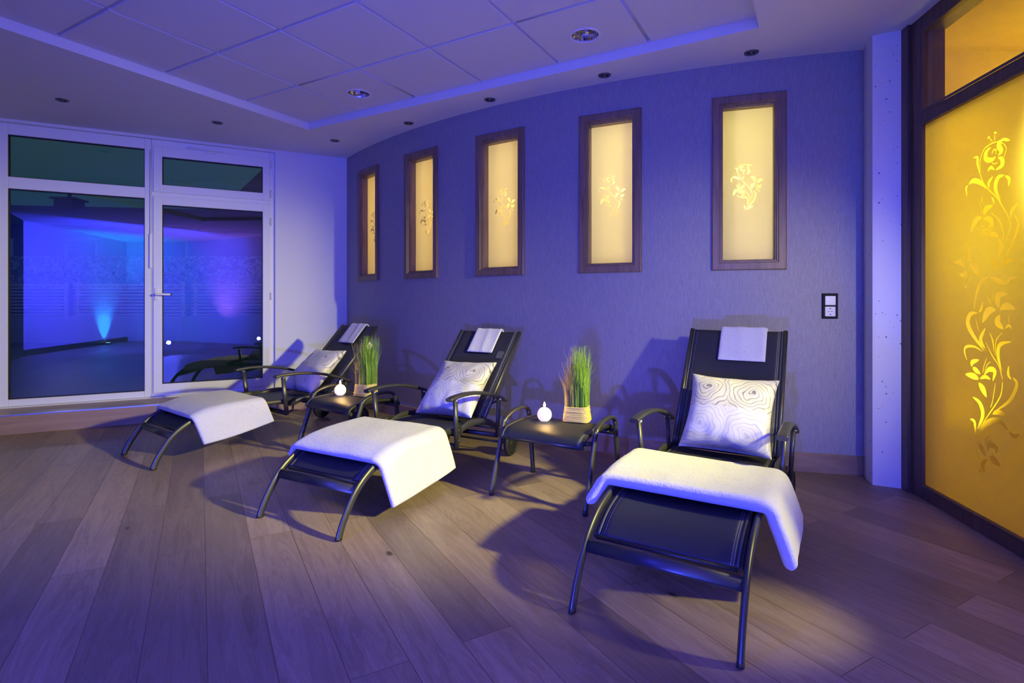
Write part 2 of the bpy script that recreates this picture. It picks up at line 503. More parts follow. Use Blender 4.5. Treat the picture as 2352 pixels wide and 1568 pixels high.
WALLPAPER = ((0.25, 0.235, 0.26), (0.36, 0.34, 0.37))
MAT = {}
def mats():
    MAT['floor'] = m_floor()
    MAT['paper'] = m_wallpaper()
    MAT['white'] = simple('white_plaster', (0.80, 0.80, 0.79), 0.75, nscale=90, nstr=0.12, var=0.02)
    MAT['tile'] = simple('white_ceiling_tile', (0.78, 0.77, 0.77), 0.85, nscale=160, nstr=0.25, var=0.03)
    MAT['grid'] = simple('white_metal_grid', (0.70, 0.70, 0.70), 0.5, nscale=60, nstr=0.02)
    MAT['pvc'] = simple('white_plastic_frame', (0.83, 0.83, 0.83), 0.38, nscale=30, nstr=0.01, var=0.01)
    MAT['seal'] = simple('black_rubber_seal', (0.012, 0.012, 0.012), 0.6)
    MAT['clear'] = m_clear('window_glass', (0.80, 0.90, 0.86), 3.6)
    MAT['clearpane'] = m_clear('clear_glass', (0.97, 0.95, 0.90), 0.9)
    MAT['frost_win'] = m_frost('frosted_glass', (0.72, 0.67, 0.54), 0.82)
    MAT['frost_door'] = m_frost('frosted_yellow_glass', (0.95, 0.80, 0.30), 0.88, 0.03)
    MAT['casing'] = m_wood('oak_casing', (0.16, 0.098, 0.06), (0.30, 0.195, 0.125))
    MAT['darkwood'] = m_wood('dark_oak_frame', (0.075, 0.045, 0.032), (0.15, 0.092, 0.062))
    MAT['skirt'] = m_wood('oak_skirting', (0.24, 0.15, 0.09), (0.38, 0.25, 0.15), 'X', 0.45, 0.5)
    MAT['step'] = m_wood('oak_step', (0.26, 0.16, 0.09), (0.42, 0.28, 0.17), 'X', 0.4, 0.4)
    MAT['metal'] = simple('anthracite_metal', (0.095, 0.095, 0.10), 0.38, 0.7, nscale=200, nstr=0.02)
    MAT['plastic'] = simple('black_plastic', (0.018, 0.018, 0.02), 0.42)
    MAT['rubber'] = simple('black_rubber', (0.014, 0.014, 0.014), 0.65)
    MAT['alu'] = simple('brushed_aluminium', (0.72, 0.72, 0.74), 0.28, 1.0, nscale=120, nstr=0.02)
    MAT['mirror'] = simple('polished_reflector', (0.86, 0.86, 0.86), 0.07, 1.0, nscale=10, nstr=0.0, var=0.0)
    MAT['spotmetal'] = simple('dark_nickel', (0.20, 0.20, 0.22), 0.3, 0.9, nscale=80, nstr=0.01)
    MAT['sling'] = m_sling()
    MAT['towel'] = m_towel()
    MAT['pillow'] = m_pillow()
    MAT['labelgrey'] = simple('grey_woven_label', (0.10, 0.10, 0.10), 0.7)
    MAT['labelcream'] = simple('cream_paper_label', (0.75, 0.70, 0.6), 0.7)
    MAT['concrete'] = m_concrete()
    MAT['creamwall'] = simple('cream_corridor_paint', (0.78, 0.66, 0.42), 0.8, nscale=12, nstr=0.05)
    MAT['amberwall'] = simple('amber_plaster', (0.78, 0.56, 0.14), 0.7, nscale=9, nstr=0.15, var=0.1)
    MAT['darkwall'] = simple('wall_painted_unlit', (0.012, 0.012, 0.014), 0.9, nscale=20, nstr=0.1)  # near black in colour so the wall mirrors as unlit in the window
    MAT['wax'] = simple('wax_with_glow', (0.93, 0.86, 0.75), 0.45, nscale=30, nstr=0.02, var=0.01, Subsurface_Weight=0.6, Subsurface_Radius=(0.03, 0.015, 0.008), Emission_Color=(1.0, 0.80, 0.62, 1), Emission_Strength=0.9)  # candlelight through the wax is put in as emission
    MAT['flame'] = emis('candle_flame', (1.0, 0.62, 0.16), 60)
    MAT['wick'] = simple('black_wick', (0.02, 0.015, 0.01), 0.9)
    MAT['rope'] = simple('straw_rope', (0.60, 0.47, 0.17), 0.85, nscale=150, nstr=0.6, var=0.3)
    MAT['green'] = simple('green_grass_blades', (0.27, 0.46, 0.04), 0.5, nscale=25, nstr=0.1, var=0.45)
    MAT['straw'] = simple('straw_grass_blades', (0.50, 0.38, 0.12), 0.6, nscale=25, nstr=0.1, var=0.5)
    MAT['switchwhite'] = simple('white_switch_plastic', (0.80, 0.80, 0.80), 0.3, nscale=20, nstr=0.0, var=0.0)
    MAT['switchblack'] = simple('black_switch_frame', (0.010, 0.010, 0.012), 0.6, nscale=20, nstr=0.0, Specular_IOR_Level=0.15)
    MAT['stones'] = m_stones()
    MAT['render'] = simple('dark_house_render', (0.16, 0.16, 0.18), 0.9, nscale=6, nstr=0.2)
    MAT['roof'] = simple('slate_roof', (0.05, 0.05, 0.06), 0.7, nscale=14, nstr=0.3)
    MAT['slat'] = m_wood('weathered_slats', (0.50, 0.38, 0.33), (0.75, 0.60, 0.53), 'X')
    MAT['terrace'] = simple('terrace_paving', (0.10, 0.10, 0.11), 0.5, nscale=4, nstr=0.2, var=0.2)
    MAT['garden_wall'] = simple('rendered_garden_wall', (0.35, 0.35, 0.38), 0.85, nscale=8, nstr=0.2)
    MAT['lens'] = emis('blue_led_lens', (0.25, 0.65, 1.0), 25)
mats()
BIG_MOTIF = [
(0.0042,1,[(0.307,1.861),(0.306,1.927),(0.28,1.975),(0.231,1.991),(0.183,1.988),(0.144,1.966),(0.128,1.939),(0.143,1.903)]),
(0.0035,1,[(0.205,2.001),(0.205,2.03)]),
(0.0105,0,[(0.211,2.042),(0.189,2.035)]),
(0.0035,1,[(0.219,2.002),(0.247,2.031)]),
(0.0083,0,[(0.255,2.025),(0.237,2.033)]),
(0.0290,0,[(0.183,1.919),(0.16,1.936),(0.175,1.963),(0.171,1.983),(0.148,1.987)]),
(0.0150,0,[(0.161,1.995),(0.133,1.985),(0.103,1.971)]),
(0.0265,0,[(0.229,1.976),(0.263,1.958),(0.263,1.923),(0.223,1.909),(0.197,1.92)]),
(0.0059,1,[(0.223,1.939),(0.211,1.956),(0.195,1.952),(0.197,1.932)]),
(0.0261,0,[(0.183,1.911),(0.156,1.895),(0.156,1.866),(0.2,1.851)]),
(0.0167,0,[(0.254,1.858),(0.231,1.873),(0.205,1.854)]),
(0.0047,1,[(0.223,1.894),(0.207,1.885),(0.183,1.885)]),
(0.0148,0,[(0.358,1.954),(0.327,1.948),(0.325,1.914),(0.31,1.859)]),
(0.0067,1,[(0.307,1.858),(0.28,1.801),(0.247,1.764),(0.191,1.712),(0.137,1.639),(0.103,1.577),(0.114,1.523),(0.175,1.42),(0.211,1.358)]),
(0.0274,0,[(0.255,1.769),(0.306,1.812),(0.358,1.833),(0.394,1.819)]),
(0.0150,0,[(0.396,1.816),(0.412,1.804),(0.405,1.758)]),
(0.0166,0,[(0.243,1.769),(0.245,1.799),(0.215,1.825)]),
(0.0253,0,[(0.163,1.684),(0.199,1.76),(0.183,1.809),(0.14,1.814)]),
(0.0194,0,[(0.137,1.811),(0.11,1.787),(0.114,1.751)]),
(0.0300,0,[(0.28,1.639),(0.263,1.669),(0.215,1.678)]),
(0.0117,0,[(0.216,1.683),(0.211,1.698),(0.226,1.724)]),
(0.0030,1,[(0.293,1.644),(0.299,1.678),(0.314,1.711)]),
(0.0060,0,[(0.295,1.707),(0.289,1.736)]),
(0.0314,0,[(0.292,1.633),(0.34,1.617),(0.38,1.561)]),
(0.0313,0,[(0.289,1.622),(0.247,1.616),(0.227,1.589),(0.251,1.566)]),
(0.0049,1,[(0.325,1.575),(0.297,1.551),(0.255,1.546),(0.216,1.57),(0.216,1.605)]),
(0.0109,0,[(0.297,1.56),(0.255,1.563)]),
(0.0048,1,[(0.301,1.612),(0.301,1.587),(0.276,1.581)]),
(0.0059,1,[(0.227,1.642),(0.183,1.606),(0.148,1.544),(0.148,1.487)]),
(0.0249,0,[(0.247,1.524),(0.215,1.535),(0.171,1.512)]),
(0.0174,0,[(0.183,1.505),(0.16,1.476),(0.167,1.442),(0.183,1.397)]),
(0.0187,0,[(0.049,1.669),(0.092,1.632),(0.099,1.594)]),
(0.0168,0,[(0.085,1.614),(0.052,1.565),(0.085,1.485),(0.144,1.4)]),
(0.0232,0,[(0.183,1.357),(0.137,1.388),(0.079,1.393)]),
(0.0141,0,[(0.223,1.421),(0.207,1.39),(0.215,1.353)]),
(0.0301,0,[(0.401,1.407),(0.385,1.443),(0.394,1.475)]),
(0.0150,0,[(0.387,1.479),(0.345,1.488)]),
(0.0290,0,[(0.419,1.38),(0.459,1.408),(0.515,1.412)]),
(0.0337,0,[(0.394,1.397),(0.349,1.366),(0.319,1.331)]),
(0.0252,0,[(0.417,1.369),(0.431,1.339),(0.47,1.348)]),
(0.0050,1,[(0.403,1.368),(0.407,1.326),(0.426,1.311)]),
(0.0050,1,[(0.385,1.362),(0.385,1.319),(0.403,1.288)]),
(0.0114,0,[(0.426,1.284),(0.41,1.266)]),
(0.0031,1,[(0.362,1.429),(0.327,1.396),(0.315,1.334),(0.318,1.298)]),
(0.0032,1,[(0.459,1.421),(0.421,1.443)]),
(0.0185,0,[(0.352,1.182),(0.323,1.261),(0.289,1.306),(0.239,1.322)]),
(0.0260,0,[(0.236,1.32),(0.183,1.299),(0.125,1.28)]),
(0.0170,0,[(0.123,1.281),(0.107,1.305),(0.063,1.311)]),
(0.0098,0,[(0.333,1.234),(0.343,1.206),(0.351,1.15)]),
(0.0167,0,[(0.316,1.138),(0.298,1.158),(0.288,1.196)]),
(0.0306,0,[(0.323,1.135),(0.378,1.128),(0.399,1.078),(0.358,1.016),(0.274,0.939)]),
(0.0370,0,[(0.177,1.163),(0.186,1.199),(0.177,1.229),(0.116,1.231)]),
(0.0356,0,[(0.172,1.153),(0.125,1.173),(0.07,1.158)]),
(0.0399,0,[(0.195,1.155),(0.25,1.145),(0.291,1.085)]),
(0.0382,0,[(0.168,1.13),(0.186,1.093),(0.146,1.059)]),
(0.0143,0,[(0.137,1.062),(0.112,1.08),(0.095,1.064)]),
(0.0052,1,[(0.108,1.128),(0.112,1.089)]),
(0.0054,0,[(0.215,1.253),(0.218,1.213),(0.209,1.186)]),
(0.0068,0,[(0.255,1.22),(0.227,1.176)]),
(0.0042,1,[(0.341,1.101),(0.315,1.039)]),
(0.0233,0,[(0.271,0.953),(0.303,0.999),(0.267,1.063)]),
(0.0151,0,[(0.288,0.936),(0.348,0.957),(0.409,0.952),(0.425,0.925),(0.404,0.877)]),
(0.0095,0,[(0.241,1.04),(0.218,0.998),(0.209,0.938)]),
(0.0052,1,[(0.155,1.042),(0.195,0.999),(0.2,0.926)]),
(0.0230,0,[(0.091,1.004),(0.168,0.982),(0.182,0.928),(0.158,0.851)]),
(0.0055,1,[(0.264,0.984),(0.222,0.924),(0.177,0.875),(0.152,0.813)]),
(0.0250,0,[(0.313,0.892),(0.363,0.874),(0.37,0.849)]),
(0.0277,0,[(0.303,0.819),(0.338,0.835),(0.363,0.847)]),
(0.0274,0,[(0.279,0.819),(0.241,0.851),(0.204,0.845),(0.218,0.793)]),
(0.0331,0,[(0.42,0.803),(0.358,0.801),(0.316,0.791)]),
(0.0194,0,[(0.308,0.794),(0.269,0.81),(0.232,0.801)]),
(0.0348,0,[(0.318,0.772),(0.288,0.745),(0.26,0.705)]),
(0.0041,1,[(0.26,0.906),(0.279,0.863),(0.288,0.828)]),
(0.0040,1,[(0.232,0.892),(0.255,0.873),(0.274,0.84)]),
(0.0155,0,[(0.112,0.886),(0.116,0.844),(0.095,0.818)]),
(0.0192,0,[(0.089,0.834),(0.062,0.8),(0.108,0.716),(0.204,0.645)]),
(0.0065,1,[(0.151,0.8),(0.168,0.725),(0.241,0.627),(0.318,0.528)]),
(0.0040,1,[(0.2,0.786),(0.218,0.696),(0.233,0.659)]),
(0.0254,0,[(0.363,0.691),(0.308,0.666),(0.288,0.607),(0.33,0.522)]),
(0.0185,0,[(0.381,0.57),(0.348,0.56),(0.341,0.498)]),
(0.0269,0,[(0.221,0.628),(0.177,0.647),(0.118,0.633)]),
(0.0307,0,[(0.328,0.491),(0.26,0.572),(0.177,0.604),(0.113,0.571)]),
(0.0219,0,[(0.11,0.569),(0.082,0.551),(0.045,0.57)]),
(0.0320,0,[(0.318,0.462),(0.293,0.434),(0.262,0.4)]),
(0.0272,0,[(0.256,0.424),(0.241,0.468),(0.195,0.467),(0.195,0.437)]),
(0.0379,0,[(0.241,0.41),(0.204,0.398),(0.164,0.382)]),
(0.0258,0,[(0.255,0.395),(0.288,0.353),(0.274,0.316)]),
(0.0153,0,[(0.323,0.318),(0.287,0.318)]),
(0.0096,0,[(0.274,0.453),(0.264,0.49),(0.236,0.52)]),
(0.0082,0,[(0.264,0.452),(0.246,0.484),(0.221,0.501)]),
(0.0056,1,[(0.333,0.458),(0.328,0.411),(0.303,0.369)]),
(0.0054,1,[(0.226,0.435),(0.2,0.416)])]
SMALL_MOTIF = [
(0.0026,1,[(-0.063,2.172),(-0.052,2.194),(-0.025,2.204),(-0.004,2.201)]),
(0.0163,0,[(-0.025,2.192),(-0.04,2.182),(-0.046,2.17)]),
(0.0117,0,[(-0.046,2.165),(-0.031,2.157),(-0.01,2.162)]),
(0.0130,0,[(0.008,2.203),(-0.001,2.189)]),
(0.0078,0,[(0.012,2.2),(0.033,2.192)]),
(0.0162,0,[(0.005,2.185),(0.011,2.167)]),
(0.0162,0,[(0.001,2.164),(0.014,2.151),(-0.004,2.127)]),
(0.0091,0,[(-0.031,2.137),(-0.017,2.137)]),
(0.0098,0,[(-0.085,2.181),(-0.072,2.173),(-0.068,2.143)]),
(0.0042,1,[(-0.064,2.137),(-0.043,2.096),(-0.013,2.061),(0.02,2.02),(0.035,1.984),(0.023,1.933),(-0.017,1.862)]),
(0.0156,0,[(-0.049,2.093),(-0.079,2.111),(-0.106,2.114)]),
(0.0085,0,[(-0.107,2.11),(-0.111,2.094),(-0.108,2.077)]),
(0.0098,0,[(-0.034,2.094),(-0.024,2.117)]),
(0.0227,0,[(0.023,2.105),(0.044,2.1),(0.056,2.068)]),
(0.0259,0,[(0.056,2.06),(0.035,2.045),(0.029,2.021)]),
(0.0194,0,[(0.068,2.059),(0.088,2.081),(0.11,2.086)]),
(0.0194,0,[(0.065,2.048),(0.082,2.033),(0.099,2.048)]),
(0.0045,1,[(0.059,2.034),(0.068,2.011),(0.079,2.004)]),
(0.0084,0,[(0.081,1.997),(0.087,2.007)]),
(0.0228,0,[(-0.057,2.015),(-0.082,2.01),(-0.101,1.976)]),
(0.0215,0,[(-0.064,1.996),(-0.049,2.005),(-0.028,1.997),(-0.04,1.975)]),
(0.0039,1,[(-0.073,1.98),(-0.058,1.965),(-0.034,1.967),(-0.017,1.997)]),
(0.0183,0,[(-0.049,2.018),(-0.037,2.037),(-0.019,2.039)]),
(0.0078,0,[(-0.019,2.043),(-0.024,2.062)]),
(0.0039,1,[(-0.058,2.022),(-0.057,2.068)]),
(0.0039,1,[(-0.063,2.024),(-0.075,2.059)]),
(0.0046,1,[(-0.027,2.018),(0.002,1.989),(0.015,1.956),(0.004,1.914)]),
(0.0143,0,[(-0.037,1.957),(-0.013,1.962),(0.001,1.953)]),
(0.0110,0,[(-0.0,1.95),(0.004,1.934),(-0.0,1.901)]),
(0.0129,0,[(0.044,2.006),(0.059,1.979),(0.041,1.928),(-0.007,1.873)]),
(0.0163,0,[(-0.01,1.866),(0.017,1.884),(0.047,1.893)]),
(0.0130,0,[(-0.022,1.906),(-0.017,1.889),(-0.022,1.87)])]
# ------------------------------------------------------------------ the room shell
CC = Vector((3.897, 10.886)); CR = 7.282         # centre and radius of the bowed wall
def arc(th, r=CR):
    a = radians(th)
    return Vector((CC.x + r * sin(a), CC.y + r * cos(a)))
WINS = [(-128.84, -132.81), (-136.76, -140.76), (-144.61, -148.66), (-152.61, -156.56), (-160.55, -164.46)]
WZ0, WZ1 = 1.42, 2.684
WO = Vector((-4.836, 5.153)); WD = Vector((0.888, 0.460)).normalized()   # window wall line
WRZ = atan2(WD.y, WD.x)
def wpt(s, n=0.0):                                # n > 0 is into the room
    return WO + WD * s + Vector((WD.y, -WD.x)) * n
GO = Vector((2.375, 2.531)); GD = Vector((-0.138, -1.0)).normalized()    # glazed wall line, far to near
GRZ = atan2(GD.y, GD.x)
def gpt(x, y=0.0):
    return GO + GD * x + Vector((-GD.y, GD.x)) * y

outline = [tuple(wpt(-1.7, -0.12)), tuple(wpt(3.15, -0.12)), (-1.6, 7.6), (5.0, 7.6), (5.0, -7.0), (-6.7, -7.0)]
tag(fill2d('floor', [outline], MAT['floor'], y=0.0, flat=True), kind='structure')

# ceiling: soffit with a rectangular recess of square tiles
RC = Vector((-2.06, 5.514)); RA = Vector((0.869, -0.495)).normalized(); RB = Vector((RA.y, -RA.x))
if RB.y > 0: RB = -RB
RL = 4.17; PITCH = RL / 6
hole = [tuple(RC), tuple(RC + RA * RL), tuple(RC + RA * RL + RB * RL), tuple(RC + RB * RL)]
ceil = tag(fill2d('ceiling', [outline, hole], MAT['white'], y=CEIL, flat=True), kind='structure')
mb = MB()
for i in range(4):
    a, b = Vector(hole[i]), Vector(hole[(i + 1) % 4])
    v = [mb.bm.verts.new((p.x, p.y, z)) for p, z in ((a, CEIL), (b, CEIL), (b, 3.3), (a, 3.3))]
    mb.face(v)
mb.face([mb.bm.verts.new((x, y, 3.3)) for x, y in hole])
mb.build('recess_edge', MAT['white'], ceil)
trz = atan2(RA.y, RA.x)
DOWN = [(3.12, -0.315), (1.02, -0.315)]
mb = MB()
g = 0.0115
tiles = []
for i in range(6):
    for j in range(6):
        x0, x1, y1, y0 = i * PITCH + g, (i + 1) * PITCH - g, -j * PITCH - g, -(j + 1) * PITCH + g
        if i == 0: x0 = 0.002
        if i == 5: x1 = RL - 0.002
        if j == 0: y1 = -0.002
        dl = [d for d in DOWN if x0 < d[0] < x1 and y0 < d[1] < y1]
        if dl: tiles.append((x0, x1, y0, y1, dl[0]))
        else: mb.box(x0, x1, y0, y1, 2.995, 3.022, 0.003, 1)
tp = mb.build('tile_panels', MAT['tile'], ceil)
tp.location = (RC.x, RC.y, 0); tp.rotation_euler = (0, 0, trz)
for x0, x1, y0, y1, (dx, dy) in tiles:
    t = fill2d('drilled_tile_panel', [[(x0, y0), (x1, y0), (x1, y1), (x0, y1)],
               [(dx + 0.094 * cos(2 * pi * k / 40), dy + 0.094 * sin(2 * pi * k / 40)) for k in range(40)]], MAT['tile'], ceil, y=3.0075, extrude=0.0125, flat=True)
    t.location = (RC.x, RC.y, 0); t.rotation_euler = (0, 0, trz)
mb = MB()
for i in range(1, 6):
    mb.box(i * PITCH - 0.02, i * PITCH + 0.02, -RL, 0, 3.014, 3.04)
    mb.box(0, RL, -i * PITCH - 0.02, -i * PITCH + 0.02, 3.015, 3.041)
gr = mb.build('tile_grid', MAT['grid'], ceil)
gr.location = (RC.x, RC.y, 0); gr.rotation_euler = (0, 0, trz)

def wall_seg(name, a, b, z0, z1, mat, th=0.15, parent=None):
    a, b = Vector(a), Vector(b)
    d = (b - a).normalized(); nn = Vector((-d.y, d.x)) * th
    o = MB().prism([tuple(a), tuple(b), tuple(b + nn), tuple(a + nn)], z0, z1).build(name, mat, parent)
    if parent is None: tag(o, kind='structure')
    return o

# window wall, local x along the wall, y into the wall
mb = MB()
mb.box(-1.35, -0.05, 0, 0.26, 0, CEIL)
mb.box(2.39, 3.22, 0, 0.26, 0, CEIL)
mb.box(-0.05, 2.39, 0, 0.26, 2.897, CEIL)
mb.box(-0.05, 2.39, 0, 0.26, 0, 0.186)
wl = tag(mb.build('wall_left', MAT['white']), kind='structure')
wl.location = (WO.x, WO.y, 0); wl.rotation_euler = (0, 0, WRZ)

def glazed(name, loc, rz):
    o = empty(name, loc, rz); o['kind'] = 'structure'; return o
w1 = glazed('window_1', (WO.x, WO.y, 0), WRZ)
FY0, FY1 = 0.035, 0.115
mb = MB()
mb.box(-0.05, 0.045, FY0, FY1, 0.187, 2.896, 0.004, 1)
mb.box(1.135, 1.194, FY0, FY1, 0.187, 2.896, 0.004, 1)
for z0, z1 in ((0.187, 0.252), (2.272, 2.385), (2.788, 2.896)):
    mb.box(0.045, 1.135, FY0, FY1, z0, z1, 0.004, 1)
mb.build('window_frame', MAT['pvc'], w1)
mb = MB()
for z0, z1 in ((0.252, 2.272), (2.385, 2.788)):
    mb.frame(0.041, 1.139, z0 - 0.004, z1 + 0.004, [(0.0, 0.05), (0.010, 0.05), (0.012, 0.066), (0.012, 0.09)])
mb.build('glazing_seal', MAT['seal'], w1)
for z0, z1 in ((0.250, 2.274), (2.383, 2.790)):
    MB().box(0.043, 1.137, 0.066, 0.084, z0, z1).build('window_pane', MAT['clear'], w1)

d1 = glazed('door_1', (WO.x, WO.y, 0), WRZ)
mb = MB()
mb.box(1.196, 1.222, FY0, FY1, 0.187, 2.896, 0.003, 1)
mb.box(2.330, 2.390, FY0, FY1, 0.187, 2.896, 0.003, 1)
for z0, z1 in ((0.187, 0.226), (2.298, 2.345), (2.822, 2.896)):
    mb.box(1.222, 2.330, FY0, FY1, z0, z1, 0.003, 1)
mb.build('door_frame', MAT['pvc'], d1)
for nm, (z0, z1), (g0, g1) in (('fanlight_sash', (2.343, 2.828), (2.425, 2.720)), ('door_leaf', (0.224, 2.301), (0.319, 2.212))):
    mb = MB()
    mb.box(1.212, 1.293, 0.018, 0.10, z0, z1, 0.006, 2)
    mb.box(2.260, 2.337, 0.018, 0.10, z0, z1, 0.006, 2)
    mb.box(1.290, 2.263, 0.0185, 0.0995, z0, g0, 0.006, 2)
    mb.box(1.290, 2.263, 0.0185, 0.0995, g1, z1, 0.006, 2)
    sash = mb.build(nm, MAT['pvc'], d1)
    MB().frame(1.289, 2.264, g0 - 0.004, g1 + 0.004, [(0.0, 0.03), (0.010, 0.03), (0.012, 0.046), (0.012, 0.08)]).build('glazing_seal', MAT['seal'], sash)
    MB().box(1.291, 2.262, 0.048, 0.066, g0 - 0.002, g1 + 0.002).build('window_pane', MAT['clear'], sash)
mb = MB()
mb.box(1.226, 1.262, 0.008, 0.020, 1.20, 1.33, 0.004)
mb.sweep([(1.244, 0.012, 1.264), (1.244, -0.045, 1.264)], (1, 0, 0), 0.010, 0.010)
mb.sweep(cr([(1.236, -0.045, 1.264), (1.30, -0.048, 1.265), (1.372, -0.042, 1.264)], 5), (0, 0, 1), 0.011, 0.008, power=3)
mb.build('door_handle', MAT['pvc'], d1)
mb = MB()
mb.box(1.52, 1.80, 0.004, 0.017, 2.832, 2.846, 0.003)
mb.box(1.70, 1.78, -0.006, 0.017, 2.800, 2.826, 0.005)
mb.sweep([(1.52, 0.0, 2.842), (1.88, 0.004, 2.828)], (0, 0, 1), 0.006, 0.005, n=8)
mb.build('fanlight_opener', MAT['pvc'], d1)
mb = MB()
for z in (0.42, 1.25, 2.1, 2.42, 2.75):
    mb.lathe([(0, -0.04), (0.009, -0.04), (0.009, 0.04), (0, 0.04)], 10, (2.345, 0.012, z))
mb.build('hinge', MAT['pvc'], d1)
mb = MB()
mb.sweep([(1.19, 0.025, 1.56), (1.19, 0.025, 2.78)], (1, 0, 0), 0.006, 0.006, n=8)
mb.box(1.18, 1.20, 0.012, 0.034, 1.54, 1.90, 0.004)
mb.build('opener_rod', MAT['pvc'], d1)

# timber step with a metal nosing along the window wall
st = MB().box(-1.3, 3.0, -0.42, 0.0, 0.0, 0.177, 0.003, 1).build('floor_step', MAT['step'])
st.location = (WO.x, WO.y, 0); st.rotation_euler = (0, 0, WRZ); tag(st, kind='structure')
t1 = MB().box(-1.3, 3.0, -0.4235, -0.402, 0.168, 0.1795, 0.0015, 1).build('trim_1', MAT['alu'])
t1.location = (WO.x, WO.y, 0); t1.rotation_euler = (0, 0, WRZ); tag(t1, kind='structure')

# bowed wall with five openings
TH0, TH1 = -124.8, -169.4
ins = math.degrees(0.05 / CR)
cuts = [TH0]
for a, b in WINS: cuts += [a - ins, b + ins]
cuts.append(TH1)
mb = MB()
zc = [0, WZ0 + 0.05, WZ1 - 0.05, CEIL]
for k, (a, b) in enumerate(zip(cuts, cuts[1:])):
    opening = k % 2 == 1
    n = 4 if opening else max(3, int(abs(b - a) / 0.8))
    for i in range(n):
        t0, t1_ = a + (b - a) * i / n, a + (b - a) * (i + 1) / n
        for zi in range(3):
            if opening and zi == 1: continue
            for r in (CR, CR - 0.2):
                p, q = arc(t0, r), arc(t1_, r)
                mb.face([mb.bm.verts.new(v) for v in ((p.x, p.y, zc[zi]), (q.x, q.y, zc[zi]), (q.x, q.y, zc[zi + 1]), (p.x, p.y, zc[zi + 1]))], True)
wb = tag(mb.build('wall_back', MAT['paper'], weld=0.0005), kind='structure')
mb = MB()
n = 70
prof = [(CR + 0.0, 0.0), (CR + 0.016, 0.0), (CR + 0.016, 0.122), (CR + 0.010, 0.130), (CR + 0.0, 0.130)]
rings = [[mb.bm.verts.new((*arc(TH0 + 1.2 + (-168.6 - TH0 - 1.2) * i / n, r), z)) for r, z in prof] for i in range(n + 1)]
for r0, r1 in zip(rings, rings[1:]):
    for j in range(len(prof) - 1):
        mb.face([r0[j], r1[j], r1[j + 1], r0[j + 1]], False)
tag(mb.build('baseboard_back', MAT['skirt']), kind='structure')

# five narrow windows in the bowed wall
small = [q for w, k, sp in SMALL_MOTIF for q in strip(sp, w, k)]
pane_me = motif_me = None
for i, (a, b) in enumerate(WINS):
    A, B = arc(a), arc(b)
    d = (B - A).normalized(); mid = (A + B) / 2; hw = (B - A).length / 2
    w = glazed('window_%d' % (i + 2), (mid.x, mid.y, 0), atan2(d.y, d.x))
    mb = MB()
    mb.frame(-hw, hw, WZ0, WZ1, [(0, 0.012), (0, -0.020), (0.007, -0.025), (0.050, -0.025), (0.055, -0.015), (0.062, -0.015), (0.065, -0.003), (0.071, -0.003),
                                (0.073, 0.010), (0.077, 0.012), (0.078, 0.070), (0.078, 0.215)])
    mb.build('window_casing', MAT['casing'], w)
    hwi = hw - 0.074
    rect = [(-hwi, WZ0 + 0.074), (hwi, WZ0 + 0.074), (hwi, WZ1 - 0.074), (-hwi, WZ1 - 0.074)]
    if pane_me is None:
        pn, cl = etched(rect, small)
        po = pn.build('window_pane', MAT['frost_win'], w); mo = cl.build('clear_flower_motif', MAT['clearpane'], w)
        pane_me, motif_me = po.data, mo.data
    else:
        po = link('window_pane', pane_me, None, w); mo = link('clear_flower_motif', motif_me, None, w)
    po.scale.x = mo.scale.x = hwi / hw0 if i else 1.0
    if i == 0: hw0 = hwi
    po.location.y = mo.location.y = 0.074

# corridor behind the bowed wall
mb = MB()
n = 40
for i in range(n):
    t0, t1_ = TH0 + (TH1 - TH0) * i / n, TH0 + (TH1 - TH0) * (i + 1) / n
    p, q = arc(t0, CR - 1.5), arc(t1_, CR - 1.5)
    mb.face([mb.bm.verts.new(v) for v in ((p.x, p.y, 0), (q.x, q.y, 0), (q.x, q.y, CEIL), (p.x, p.y, CEIL))], True)
for t in (TH0, TH1):
    p, q = arc(t, CR - 0.2), arc(t, CR - 1.5)
    mb.face([mb.bm.verts.new(v) for v in ((p.x, p.y, 0), (q.x, q.y, 0), (q.x, q.y, CEIL), (p.x, p.y, CEIL))])
tag(mb.build('wall_corridor', MAT['creamwall'], weld=0.0005), kind='structure')

# concrete column
tag(MB().prism([(2.43, 3.77), (2.377, 3.658), (2.349, 3.555), (2.362, 3.546), (2.501, 3.473), (2.62, 3.68), (2.62, 3.85)], 0, CEIL).build('concrete_column', MAT['concrete']), kind='structure')

# glazed wall to the amber room: local x from far to near, y away from the room
gw = glazed('window_7', (GO.x, GO.y, 0), GRZ)
mb = MB()
mb.box(-0.962, -0.888, -0.022, 0.14, 0, CEIL, 0.003, 1)
mb.box(-0.888, -0.780, 0.0, 0.13, 0, CEIL, 0.003, 1)
mb.box(0.13, 0.235, 0.0, 0.13, 0, CEIL, 0.003, 1)
mb.box(-0.78, 0.13, 0.0, 0.13, 0.0, 0.078, 0.003, 1)
mb.box(-0.78, 0.13, 0.0, 0.13, 2.272, 2.338, 0.003, 1)
mb.box(-0.78, 0.13, 0.0, 0.13, 2.83, CEIL, 0.003, 1)
for z0, z1 in ((0.078, 2.272), (2.338, 2.83)):
    mb.frame(-0.782, 0.132, z0 - 0.002, z1 + 0.002, [(0, -0.004), (0.006, -0.010), (0.014, -0.008), (0.016, 0.012)])
mb.build('window_frame', MAT['darkwood'], gw)
big = [q for w, k, sp in BIG_MOTIF for q in strip([(-t, z) for t, z in sp], w, k)]
pn, cl = etched([(-0.77, 0.07), (0.12, 0.07), (0.12, 2.28), (-0.77, 2.28)], big)
for b, nm, m in ((pn, 'window_pane', MAT['frost_door']), (cl, 'clear_flower_motif', MAT['clearpane'])):
    b.build(nm, m, gw).location.y = 0.014
MB().box(-0.77, 0.12, 0.010, 0.018, 2.33, 2.835).build('fanlight_pane', MAT['clearpane'], gw)
